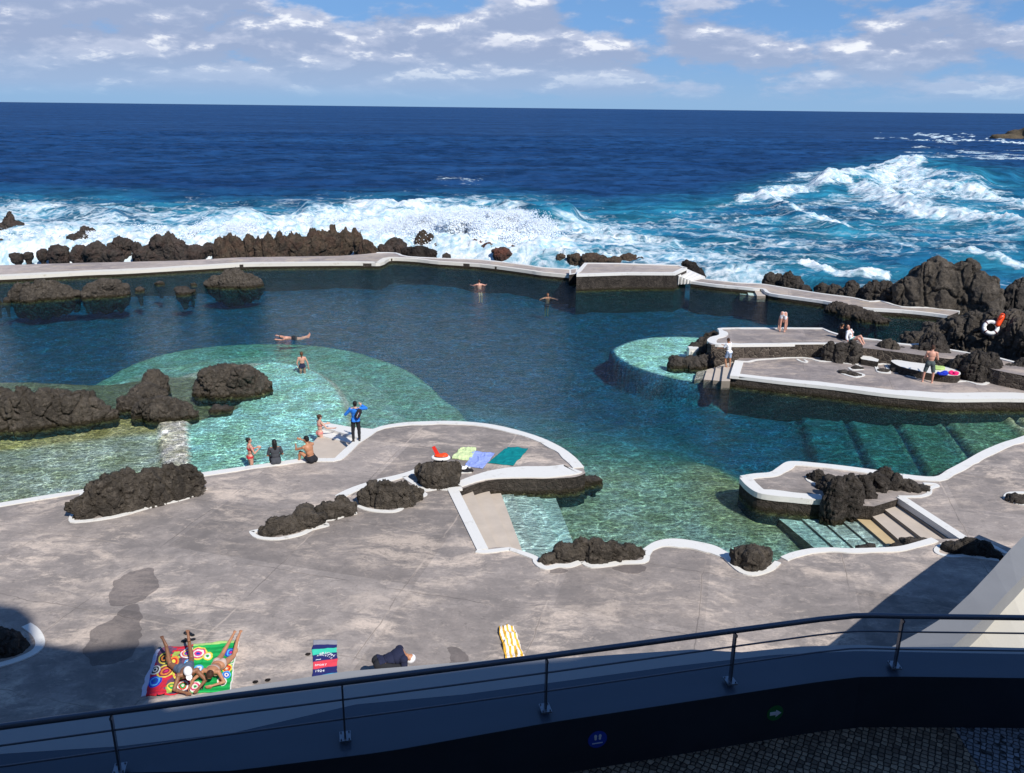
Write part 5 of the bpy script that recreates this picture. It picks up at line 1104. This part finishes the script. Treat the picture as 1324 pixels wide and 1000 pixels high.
# 9 woman in red bikini behind the kerb
p = at(323, 601, 0); person('woman in a red bikini with dark hair standing in the turquoise water behind the kerb', (p[0], p[1]+.15, -.62), facing(323, 601, -75), dict(torso=(0, .0, 1), uaL=(-.3, .35, -.9), faL=(.6, .9, .35), uaR=(.35, .35, -.9), faR=(-.7, .9, .3), face=(.15, 1, -.1)), 'pink', .96, True, .011, [('bikini_bottom', 'red_bikini', w_brief, .006), ('bikini_top', 'red_bikini', w_bra, .007)], 'black_hair', 'bun')
# 10 bending woman
p = at(1012, 430, ZU); person('bending woman in a pale bikini on the upper terrace, seen from behind', (p[0], p[1]+.15, ZU), facing(1012, 430, -8), dict(pelvis=(0, 0, .90), torso=(-.10, .80, -.50), hipx=(1, 0, 0), headup=(0, .3, -1), face=(0, -1, -.3), uaL=(-.2, .3, -1), uaR=(.1, .3, -1), faL=(0, .0, -1), faR=(0, -.1, -1), thL=(-.06, .05, -1), thR=(.10, .02, -1), skL=(0, -.06, -1), skR=(0, -.05, -1)), 'pink', 1.06, True, .013, [('bikini_bottom', 'white_fabric', w_brief, .008), ('bikini_top', 'white_fabric', w_bra, .006)], 'black_hair', 'long')
# 11 seated woman, white shirt; 12 companion in black behind
zU_ = ZU
p = at(1103, 443, zU_); person('sitting woman in an open white shirt with one knee up on the upper terrace', (p[0], p[1]+.2, zU_), facing(1103, 443, -115), dict(pelvis=(0, 0, .10), torso=(.1, -.42, 1), face=(.6, 1, .0), thL=(-.1, 1, .75), thR=(.25, 1, .55), skL=(0, .7, -1), skR=(0, .75, -.7), ftL=(0, 1, -.1), ftR=(0, 1, .0), uaL=(-.3, -.55, -1), faL=(-.1, -.45, -1), uaR=(.4, .1, -1), faR=(.3, .6, -.7)), 'pink', 1.06, True, .013, [('shirt', 'white_fabric', lambda d: w_shirt(1.6, -.08)(d) & ~(((d['V']-d['P'])@d['FW'] > .06) & (np.abs((d['V']-d['P'])@d['S']) < .05)), .02), ('shorts', 'teal_fabric', w_trunks(.35), .012)], 'brown_hair')
p = at(1092, 441, zU_); person('person in black leaning behind the woman in the white shirt', (p[0]-.05, p[1]+.55, zU_), facing(1092, 441, -60), dict(pelvis=(0, 0, .10), torso=(.2, -.05, 1), thL=(-.3, 1, .3), thR=(.3, 1, .3), skL=(.3, .8, -.5), skR=(0, .9, -.5), uaL=(-.3, .2, -1), uaR=(.3, .2, -1)), 'tan', 1.02, False, .013, [('top', 'black_fabric', w_shirt(1.8, -.08), .02), ('trousers', 'black_fabric', w_pants, .016)], 'black_hair')
# 13 bare backed man
p = at(1199, 494.5, ZL); H13 = height_here(1199, 494.5, ZL, 444)/1.74; print('scale 13', H13)
person('bare backed man in dark grey shorts standing in front of the bench', (p[0], p[1], ZL), facing(1199, 491, 5), dict(torso=(0, .06, 1), headup=(0, .35, 1), face=(.1, 1, -.5), uaL=(-.2, .25, -1), faL=(.4, 1, .0), uaR=(.3, .1, -1), faR=(-.1, .9, .1), thL=(-.22, .0, -1), thR=(.20, -.02, -1), skL=(-.05, 0, -1), skR=(.02, 0, -1), pelvis=(0, 0, .90)), 'pink', H13, False, .012, [('shorts', 'grey_shorts', w_trunks(.92), .02)], 'brown_hair')
# 14 man in white T-shirt on the steps
p = at(941, 474, .36); H14 = height_here(941, 474, .36, 437)/1.66
person('man in a white shirt and pale shorts walking down the small steps by the boulders', (p[0], p[1], .35), facing(941, 474, 60), dict(pelvis=(0, 0, .88), torso=(0, .16, 1), headup=(0, .3, 1), face=(0, 1, -.5), uaL=(-.25, .6, -.9), faL=(0, 1, -.2), uaR=(.25, .75, -.8), faR=(0, 1, .0), thL=(-.05, .35, -1), skL=(0, -.25, -1), thR=(.05, -.08, -1), skR=(0, -.1, -1)), 'tan', H14, False, .013, [('shirt', 'white_fabric', w_shirt(.85, -.06), .02), ('shorts', 'denim', w_trunks(.8), .018)], 'brown_hair')
# 15, 16 sunbathers lying on their fronts, feet raised; heads toward the viewer
def prone(label, u, v, deg, pose, **kw):
    p = at(u, v, ZD); base = dict(pelvis=(0, 0, .15), torso=(0, -1, .30), hipx=(-1, 0, 0), headup=(0, -.75, .55), uaL=(.35, -.35, -.8), uaR=(-.35, -.35, -.8), thL=(.1, 1, -.12), thR=(-.1, 1, -.12))
    base.update(pose); return person(label, (p[0], p[1], ZD+.03), facing(u, v, deg), base, **kw)
prone('tanned man in a white cap and blue grey shorts lying on the patterned blanket', 241, 875, 6, dict(torso=(-.02, -1, .45), headup=(-.05, -.8, .75), face=(0, -.8, -1), uaL=(.55, -.5, -.75), faL=(-.75, -.75, -.1), uaR=(-.5, -.5, -.75), faR=(.75, -.75, -.1), thL=(.28, .95, -.08), thR=(-.40, .9, -.05), skL=(.0, .25, 1), skR=(-.05, .40, 1), ftL=(.1, .9, .7), ftR=(-.3, .6, .8)),
    skin='brown', scale=1.0, vox=.008, wear=[('shorts', 'blue_grey_shorts', w_trunks(.42), .014)], hair='black_hair', hat='cap')
prone('brown haired woman in a printed bikini lying on the green blanket', 284, 868, -32, dict(torso=(.12, -1, .32), headup=(.5, -1, .25), face=(-.1, -.6, -1), uaL=(.75, -.5, -.55), faL=(-.9, -.6, -.1), uaR=(-.7, -.7, -.5), faR=(.2, -1, -.1), thL=(.12, .98, -.1), thR=(-.16, .98, -.1), skL=(-.16, .85, .50), skR=(.10, .88, .42), ftL=(0, 1, .4), ftR=(0, 1, .35)),
    skin='tan', scale=.95, female=True, vox=.008, wear=[('bikini_bottom', 'printed_bikini', w_brief, .006), ('bikini_top', 'printed_bikini', w_bra, .006)], hair='brown_hair', hairstyle='bun')
# 17 crouching man in navy
p = at(512, 882, ZD); person('crouching man in a navy T-shirt and white cap just beyond the railing', (p[0]-.02, p[1]-.15, ZD), facing(505, 872, -78), dict(pelvis=(0, -.25, .62), torso=(0, .92, .22), headup=(0, .55, -.85), face=(0, -.1, -1), uaL=(-.3, -.1, -1), uaR=(.25, -.05, -1), faL=(-.1, .3, -1), faR=(.1, .35, -1), thL=(-.2, .9, -.1), thR=(.25, .9, -.15), skL=(0, -.35, -1), skR=(0, -.35, -1)),
    'tan', 1.08, False, .008, [('shirt', 'navy_fabric', w_shirt(.9, -.04), .024), ('trousers', 'black_fabric', w_pants, .018), ('shoes', 'black_plastic', w_shoes, .008)], None, hat='round')
# ================================================================== THINGS LYING ABOUT
def cloth(name, label, quad, z, colf, res=70, amp=.02, seed=0, thick=.012, cat='towel', wx=None):
    "quad px corners: far-left, far-right, near-right, near-left"
    A, B_, C_, D_ = [pix(*q, z)[:2] for q in quad]; u, v = np.meshgrid(np.linspace(0, 1, res), np.linspace(0, 1, res)); u = u.ravel()[:, None]; v = v.ravel()[:, None]
    XY = A*(1-u)*(1-v)+B_*u*(1-v)+C_*u*v+D_*(1-u)*v; q3 = np.c_[XY*3.0, np.zeros(len(XY))]+seed
    edge = np.minimum(np.minimum(u, 1-u), np.minimum(v, 1-v)).ravel(); XY = XY+(np.c_[fbm(q3, 3, 2), fbm(q3+7, 3, 2)]-.5)*.10*(1+2*amp/.02*0)
    h = amp*np.maximum(0, fbm(q3*1.2, 3, 5, True)-.45)*3+.004; c = colf(u.ravel(), v.ravel(), XY)
    V1 = np.c_[XY, z+h+thick]; V0 = np.c_[XY, np.full(len(XY), z+.001)]; n = res*res; I = np.arange(n).reshape(res, res)
    F = np.stack([I[:-1, :-1], I[1:, :-1], I[1:, 1:], I[:-1, 1:]], -1).reshape(-1, 4); per = np.r_[I[0], I[1:, -1], I[-1, ::-1][1:], I[::-1, 0][1:]]
    S_ = np.stack([per[:-1], per[1:], per[1:]+n, per[:-1]+n], 1); me = npmesh(name, np.r_[V1, V0], np.r_[F, S_, F[:, ::-1]+n], 'terry_cloth'); setcol(me, np.r_[c, c]); bm = bmesh.new(); bm.from_mesh(me); bmesh.ops.recalc_face_normals(bm, faces=bm.faces); bm.to_mesh(me); bm.free()
    o = link(name, me); tag(o, label, cat, 'towels and blankets spread on the deck'); return o
def rings(u, v, bg, spots, asp):
    c = bg.copy()
    for (cu, cv, r, cols) in spots:
        d = np.hypot((u-cu)*asp, v-cv)/r
        for k, cc in enumerate(cols): c[d < 1-k/len(cols)] = cc
    return c
YE, PK, BL, LB, RD, GN, WH, BK, OR = (.8, .65, .1), (.7, .05, .2), (.02, .06, .5), (.1, .4, .8), (.6, .02, .03), (.02, .35, .08), (.8, .78, .7), (.02, .02, .03), (.75, .25, .05)
def blanket1(u, v, XY):
    n = fbm(np.c_[XY*2.2, XY[:, :1]*0], 3, 3); bg = np.tile(np.array([.16, .07, .13]), (len(u), 1)); bg[n > .52] = (.55, .03, .06); bg[(n < .42)] = (.08, .06, .10)
    st = (np.sin(v*70) > 0) & (((v > .82)) | ((v < .28) & (u > .45))); bg[st] = (.65, .03, .05)
    g = (fbm(np.c_[XY*3.1+4, XY[:, :1]*0], 3, 6) > .56) & (u > .5); bg[g] = (.35, .5, .1)
    sp = [(.22, .72, .12, [BL, LB, BL, (.02, .1, .3)]), (.40, .52, .15, [YE, (.3, .02, .08), OR, (.3, .02, .08), PK]), (.16, .48, .09, [WH, BK, WH, BK]), (.75, .60, .14, [YE, PK, YE, RD]), (.86, .86, .10, [WH, RD, GN, WH]), (.85, .18, .13, [WH, PK, YE, BL, PK]), (.3, .24, .12, [YE, BK, OR, BK]), (.62, .84, .08, [YE, GN, YE]), (.55, .33, .10, [OR, RD, YE]), (.9, .42, .09, [LB, WH, BL])]
    c = rings(u, v, bg, sp, .8); c[(u < .10)] = (.62, .6, .72); return c
def blanket2(u, v, XY):
    bg = np.tile(np.array([.02, .42, .10]), (len(u), 1)); bg[np.sin(v*60) > .2] = (.01, .30, .07); bg[v < .05] = (.4, .6, .2)
    sp = [(.87, .25, .10, [BL, LB, BL, PK]), (.90, .42, .085, [WH, GN, WH, OR]), (.85, .57, .09, [YE, RD, OR, WH]), (.84, .70, .075, [LB, BL, WH, BL]), (.74, .83, .085, [WH, OR, RD, OR]), (.13, .22, .14, [YE, PK, WH, PK, BL]), (.10, .9, .10, [WH, PK, WH, GN]), (.35, .3, .08, [YE, WH, GN]), (.15, .55, .08, [LB, WH, LB])]
    c = rings(u, v, bg, sp, .7); c[u > .97] = (.7, .7, .66); return c
cloth('beach_blanket', 'red and purple beach blanket with ring pattern, its left part in the shade', [(203, 840), (250, 834), (246, 897), (181, 902)], ZD, blanket1, 130, .02, 1, cat='blanket')
cloth('beach_blanket', 'green beach blanket with coloured rings under the woman sunbathing', [(250.6, 834), (310, 830), (297, 894), (246.6, 897)], ZD, blanket2, 130, .02, 3, cat='blanket')
def logo(u, v, XY):
    c = np.tile(np.array([.025, .03, .14]), (len(u), 1)); c[v < .12] = (.30, .30, .34); c[(v > .24) & (v < .40)] = (.06, .62, .42); c[(v > .56) & (v < .74)] = (.78, .07, .10); c[v > .92] = (.02, .40, .62); return c
lt = cloth('beach_towel', 'navy towel with green and red stripes and arched white lettering', [(404, 829), (436, 828), (436, 874), (404, 880)], ZD, logo, 60, .006, 5)
def text_on(parent, word, px0, size, z, rot=0, arc=None):
    cu = bpy.data.curves.new('lettering', 'FONT'); cu.body = word; cu.size = size; cu.extrude = .003; cu.align_x = 'CENTER'; o = bpy.data.objects.new('lettering', cu); C.objects.link(o); P = pix(*px0, z); o.location = P; o.rotation_euler = (0, 0, rot)
    dg = bpy.context.evaluated_depsgraph_get(); dg.update(); me = bpy.data.meshes.new_from_object(o.evaluated_get(dg)); me.transform(Matrix.Translation(P) @ Matrix.Rotation(rot, 4, 'Z')); bpy.data.objects.remove(o)
    me.materials.clear(); me.materials.append(MATS['white_fabric']); me.name = 'lettering'; link('lettering', me, parent)
for i, ch in enumerate('ERICAN'): a = (i-2.0)*.26; text_on(lt, ch, (416+i*2.9-1, 844.5+.32*(i-2)**2+1.5), .12, ZD+.03, -a*.5+.1)
for i, ch in enumerate('ATHLETIC'): text_on(lt, ch, (411+i*2.4, 848+.16*(i-2)**2), .07, ZD+.03, -(i-2)*.09+.1)
text_on(lt, '1924', (413, 869), .11, ZD+.03, .1); text_on(lt, 'SPORT', (414.5, 861), .09, ZD+.03, .1); text_on(lt, '~', (412, 855), .22, ZD+.03, .35)
def stripes(u, v, XY): c = np.tile(np.array([.82, .78, .74]), (len(u), 1)); c[np.mod(u*3.5+.15+.1*np.sin(v*6), 1) < .48] = (.78, .45, .06); return c
cloth('beach_towel', 'rumpled yellow and white striped towel behind the railing', [(644, 811), (664, 812), (677, 852), (653, 852)], ZD, stripes, 60, .07, 9)
cloth('beach_towel', 'pale green towel lying beside the blocky rock', [(597, 580), (616, 580), (608, 596), (584, 594)], ZD, lambda u, v, X: np.tile(np.array([.55, .66, .36]), (len(u), 1)), 50, .05, 12)
cloth('beach_towel', 'light blue towel between the green and the teal ones', [(613, 584), (640, 587), (624, 607), (600, 603)], ZD, lambda u, v, X: np.tile(np.array([.28, .36, .72]), (len(u), 1)), 50, .03, 14)
cloth('beach_towel', 'teal towel, rightmost of the three on the peninsula', [(657, 579), (683, 581), (663, 603), (631, 599)], ZD, lambda u, v, X: np.tile(np.array([.005, .20, .22]), (len(u), 1)), 50, .03, 16)
zb2_ = .87
def blobcloth(name, label, m, px0, r, seed, z=zb2_, cat='clothes', flat=.35):
    P = pix(*px0, z); S_ = Solid(); rg = random.Random(seed)
    for k in range(9): S_.ell((rg.uniform(-1, 1)*r[0]*.7, rg.uniform(-1, 1)*r[1]*.7, r[2]*rg.uniform(.1, .7)), (r[0]*rg.uniform(.25, .55), r[1]*rg.uniform(.3, .6), r[2]*flat*rg.uniform(.8, 1.5)))
    S_.ell((0, 0, .01), (r[0], r[1], r[2]*.3)); me = S_.mesh(.02, 2); V = getv(me); N = getn(me); V += N*((fbm(V*9+seed, 3, 3, True)-.5)*.05)[:, None]; V[:, 2] = np.maximum(V[:, 2], .002); putv(me, V)
    me.materials.clear(); me.materials.append(MATS[m]); me.polygons.foreach_set('use_smooth', np.ones(len(me.polygons), bool)); me.name = name; o = link(name, me, None, tuple(P)); tag(o, label, cat); return o
blobcloth('folded_shirt', 'lime green clothing on the bench', 'lime_fabric', (1213, 477), (.34, .25, .10), 2)
blobcloth('folded_shirt', 'crumpled cobalt blue clothing on the bench', 'cobalt_fabric', (1218, 484), (.24, .2, .16), 4)
blobcloth('folded_shirt', 'crumpled magenta clothing at the right end of the bench', 'magenta_fabric', (1233, 484), (.22, .2, .14), 6)
blobcloth('sports_bag', 'black and white bag beside the blocky rock by the pale green towel', 'black_fabric', (603, 610), (.22, .14, .16), 8, ZD, 'bag')
blobcloth('folded_shirt', 'white cloth lying on the black bag beside the blocky rock', 'white_fabric', (599, 606), (.14, .10, .08), 11, ZD+.12)
# gear on the rock
def gear0(u, v, z):
    P = pix(u, v, z); return P
bpy.context.view_layer.update()
def hit(u, v, ob):
    d = Vector(ray(u, v)).normalized(); mw = ob.matrix_world.inverted(); o_ = mw @ Vector(CAM); ok, lo, no, i = ob.ray_cast(o_, (mw.to_3x3() @ d)); return np.array(ob.matrix_world @ lo) if ok else None
vg_ = getv(RG.data)+np.array(RG.location); xg = pix(570, 598, ZD+.8); nb_ = np.hypot(vg_[:, 0]-xg[0], vg_[:, 1]-xg[1]) < .22; Pg = np.array([xg[0], xg[1], (vg_[nb_, 2].max() if nb_.any() else ZD+.9)+.03])
S_ = Solid()
for k in range(14): a = k/14*2*math.pi; a2 = (k+1)/14*2*math.pi; S_.cap((.27*math.cos(a), .17*math.sin(a), 0), (.27*math.cos(a2), .17*math.sin(a2), 0), .055, .055)
me = S_.mesh(.018, 1); me.materials.clear(); me.materials.append(MATS['white_plastic']); me.name = 'ring'; me.polygons.foreach_set('use_smooth', np.ones(len(me.polygons), bool))
gr = empty('snorkel_gear', tuple(Pg)); tag(gr, 'red and white swim gear with a red fin sticking up on the blocky rock', 'swim gear'); link('float_ring', me, gr)
S_ = Solid(); S_.ell((0.02, .02, .07), (.25, .14, .06)); S_.ell((.12, .03, .10), (.11, .09, .06)); me = S_.mesh(.018, 1); me.materials.clear(); me.materials.append(MATS['orange_plastic']); me.name = 'pouch'; link('pouch', me, gr)
b = MB(); b.v = [(-.16, 0, .06), (-.02, .03, .08), (-.20, .05, .40), (-.30, .03, .36), (-.16, .03, .05), (-.02, .06, .07), (-.20, .08, .39), (-.30, .06, .35)]; b.f = [(0, 1, 2, 3), (7, 6, 5, 4), (0, 4, 5, 1), (1, 5, 6, 2), (2, 6, 7, 3), (3, 7, 4, 0)]; b.m = [b.mi('red_plastic')]*6; b.build('fin', gr)
b = MB(); b.box((.02, -.2, -.01), (.16, .03, .05), 'navy_fabric'); b.build('mask', gr)
# life ring + torpedo buoy on the lava
def surf(u, v, y):
    d = ray(u, v); return CAM+d*(y/d[1])
def hit(u, v, ob):
    d = Vector(ray(u, v)).normalized(); mw = ob.matrix_world.inverted(); o_ = mw @ Vector(CAM); ok, lo, no, i = ob.ray_cast(o_, (mw.to_3x3() @ d)); 
    return np.array(ob.matrix_world @ lo) if ok else None
bpy.context.view_layer.update()
hp_ = hit(1280, 425, RS); print('ring hit', hp_)
Pc = hp_ if hp_ is not None else surf(1280, 425, 44.0)
n_ = nrmz(np.array([-.30, -.80, .42])); Xr = nrmz(np.cross(n_, (0, 0, 1))); Zr = nrmz(np.cross(Xr, n_)); Pc = Pc+n_*.22
rt = empty('life_ring', tuple(Pc)); tag(rt, 'white life ring with dark bands on the lava rock beside the orange buoy', 'life ring')
b = MB(); rr, rt_ = .30, .095; pts = [tuple(Xr*rr*math.cos(a)+Zr*rr*math.sin(a)) for a in np.linspace(0, 2*math.pi, 41)]; b.tube(pts, rt_, 'white_plastic', 16); b.build('ring', rt, True)
for k in range(4):
    a0 = math.pi/4+k*math.pi/2; pts = [tuple(Xr*rr*math.cos(a)+Zr*rr*math.sin(a)) for a in np.linspace(a0-.10, a0+.10, 5)]; b = MB(); b.tube(pts, rt_+.006, 'maroon_fabric', 16); b.build('band', rt, True)
pts = [tuple((Xr*math.cos(a)+Zr*math.sin(a))*(rr+rt_+.02+.03*abs(math.sin(2*a)))) for a in np.linspace(0, 2*math.pi, 49)]; MB().tube(pts, .010, 'navy_fabric', 6).build('rope', rt, True)
Pb = Pc+Xr*(.36 if (Xr@RT) > 0 else -.36)+Zr*.40+n_*.12; bt_ = empty('rescue_buoy', tuple(Pb)); tag(bt_, 'orange rescue can standing behind the life ring on the lava rock', 'buoy')
ax = nrmz(Zr+Xr*(.3 if (Xr@RT) > 0 else -.3)); S_ = Solid(); S_.cap(-ax*.26, ax*.14, .12, .15); S_.cap(ax*.14, ax*.26, .15, .13); me = S_.mesh(.018, 1); me.materials.clear(); me.materials.append(MATS['orange_plastic']); me.polygons.foreach_set('use_smooth', np.ones(len(me.polygons), bool)); me.name = 'can'; link('can', me, bt_)
b = MB(); b.tube([tuple(ax*.24+n_*.13+Xr*.08), tuple(ax*.30+n_*.17), tuple(ax*.24+n_*.13-Xr*.08)], .014, 'black_plastic', 8); b.tube([tuple(ax*.02+n_*.14+Xr*.05), tuple(ax*.02+n_*.19), tuple(ax*.12+n_*.15-Xr*.05)], .014, 'black_plastic', 8); b.build('handle', bt_, True)
# small things near the sunbathers
def small(name, label, cat, b, px0, z, rz=0):
    o = b.build(name, None, True); P = pix(*px0, z); o.location = P; o.rotation_euler = (0, 0, rz); tag(o, label, cat); return o
def sandal(label, px0, rz, z=ZD):
    S_ = Solid(); S_.ell((0, 0, .012), (.05, .075, .014)); S_.ell((0, .07, .012), (.055, .07, .014)); S_.ell((0, -.07, .012), (.04, .06, .014)); S_.cap((-.05, .04, .02), (0, .06, .06), .01, .012); S_.cap((.05, .04, .02), (0, .06, .06), .01, .012)
    me = S_.mesh(.008, 1); me.materials.clear(); me.materials.append(MATS['black_plastic']); me.name = 'sandal'; P = pix(*px0, z); o = link('sandal', me, None, tuple(P)); o.rotation_euler = (0, 0, rz); o.scale = (1.3,)*3; tag(o, label, 'sandal', 'pair of black sandals beyond the blanket')
sandal('upper black sandal beyond the raised foot on the sunny deck', (245, 820.5), 1.1); sandal('lower black sandal beside the raised foot on the sunny deck', (244, 828.5), 1.9)
small('phone', 'small black phone in front of the woman on the green blanket', 'phone', MB().box((0, 0, .006), (.085, .15, .010), 'black_plastic'), (260.5, 889), ZD+.05, .1)
small('sunglasses', 'black sunglasses at the front left corner of the blankets', 'sunglasses', MB().tube([(-.08, .08, .02), (-.07, 0, .03), (-.02, -.01, .03), (.02, -.01, .03), (.07, 0, .03), (.08, .08, .02)], .012, 'black_plastic', 8), (208, 900), ZD, .3)
for i, (u, v, lb) in enumerate([(330, 883, 'left one of two dark pebbles on the deck right of the green blanket'), (346, 880.5, 'right one of two dark pebbles on the deck right of the green blanket'), (398, 847, 'dark pebble just left of the lettered towel')]):
    S_ = Solid(); S_.ell((0, 0, .02), (.06, .045, .03)); S_.ell((.03, .02, .02), (.035, .03, .025)); me = S_.mesh(.01, 1); me.materials.clear(); me.materials.append(MATS['wet_basalt']); me.name = 'pebble'; o = link('pebble', me, None, tuple(pix(u, v, ZD))); tag(o, lb, 'pebble')
# ================================================================== SKY, SUN, VIEW
def world():
    w = bpy.data.worlds.new('World'); SC.world = w; w.use_nodes = True; nt = w.node_tree; nt.nodes.clear(); s = NT(nt)
    out = s.n('OutputWorld'); bg = s.n('Background'); bg.inputs['Strength'].default_value = SKY
    sky = s.n('TexSky', sky_type='NISHITA'); sky.sun_disc = False; sky.sun_elevation = SUN_EL; sky.sun_rotation = math.pi-SUN_AZ; sky.altitude = 30; sky.air_density = 1.0; sky.dust_density = .4; sky.ozone_density = 2.2
    d = s.n('TexCoord').outputs['Generated']; x, y, z = s.sep(d)[0:3]
    az = s.math('ARCTAN2', x, y); el = s.math('ARCSINE', z)
    # flattened cloud decks: fewer degrees tall toward the horizon
    ev = s.math('MULTIPLY', s.math('POWER', s.math('MAXIMUM', s.math('ADD', el, .01), 0.0), .8), 19.0)
    P = s.comb(s.math('MULTIPLY', az, 9.5), ev, 1.7)
    n1 = s.noise(P, .95, 12, .57, .1); n2 = s.noise(s.vmath('ADD', P, (-.06, .26, 0)), .95, 12, .57, .1)
    big = s.noise(s.comb(s.math('MULTIPLY', az, 2.3), s.math('MULTIPLY', el, 12), 5.1), 1.2, 2, .5)
    band = s.math('MULTIPLY', s.mr(el, .004, .024), s.mr(el, .13, .19, 1, 0))
    left = s.mr(az, -.55, .42, .21, .035, False)
    topclear = s.math('MULTIPLY', s.mr(el, .080, .105), s.mr(az, -.25, -.12, .02, -.10))
    low = s.math('MULTIPLY', s.mr(el, .012, .026), s.mr(el, .055, .085, .075, 0))
    dens = s.math('ADD', s.math('ADD', n1, s.math('MULTIPLY', s.math('SUBTRACT', big, .5), .35)), s.math('ADD', s.math('ADD', left, low), topclear))
    cov = s.math('MULTIPLY', s.mr(dens, .445, .575), band)
    lit = s.mr(s.math('SUBTRACT', n1, n2), -.05, .12)
    puff = s.mr(s.noise(P, 2.6, 8, .6, .3), .35, .7)
    core = s.math('MULTIPLY', s.mr(dens, .52, .64), s.mr(dens, .92, .66))
    sh = s.mix(s.math('MULTIPLY', lit, s.math('ADD', .45, s.math('MULTIPLY', puff, .55))), (4.3, 5.3, 7.7), (8.6, 9.1, 10.9))
    sh = s.mix(s.math('MULTIPLY', s.math('MULTIPLY', core, s.mr(lit, .45, .9)), s.math('MULTIPLY', s.mr(puff, .35, .75), .9)), sh, (12.4, 12.6, 13.0))
    skyc = s.mix(1.0, sky.outputs[0], (.62, .80, 1.12), 'MULTIPLY'); skyc = s.mix(s.mr(el, .0, .16, .95, .25), skyc, s.mix(s.mr(el, 0, .10), (3.5, 5.9, 9.2), (1.9, 4.7, 10.2)))
    cc = s.mix(s.math('MULTIPLY', cov, .93), skyc, s.mix(s.mr(el, .012, .065, .75, 0), sh, (4.3, 6.2, 9.2)))
    sc_ = s.n('VectorMath', operation='SCALE'); s.l(cc, sc_.inputs[0]); sc_.inputs['Scale'].default_value = 1.0
    s.l(sc_.outputs[0], bg.inputs['Color']); s.l(bg.outputs[0], out.inputs[0])
SKY = .075
world()
sl_ = bpy.data.lights.new('sun', 'SUN'); sl_.energy = 4.9; sl_.angle = R(.53); sl_.color = (1.0, .95, .87); so = bpy.data.objects.new('sun', sl_); C.objects.link(so)
so.location = (30, -40, 60); so.rotation_euler = Vector(tuple(SDIR)).to_track_quat('Z', 'Y').to_euler()
SC.render.engine = 'CYCLES'
vs = SC.view_settings; vs.view_transform = 'Standard'; vs.look = 'None'; vs.gamma = 1; vs.use_curve_mapping = False; vs.exposure = 0.12
SC.render.resolution_x = 1024; SC.render.resolution_y = 773
try:
    SC.cycles.transparent_max_bounces = 12; SC.cycles.max_bounces = 6; SC.cycles.volume_bounces = 0; SC.cycles.caustics_reflective = False; SC.cycles.caustics_refractive = False
except Exception: pass
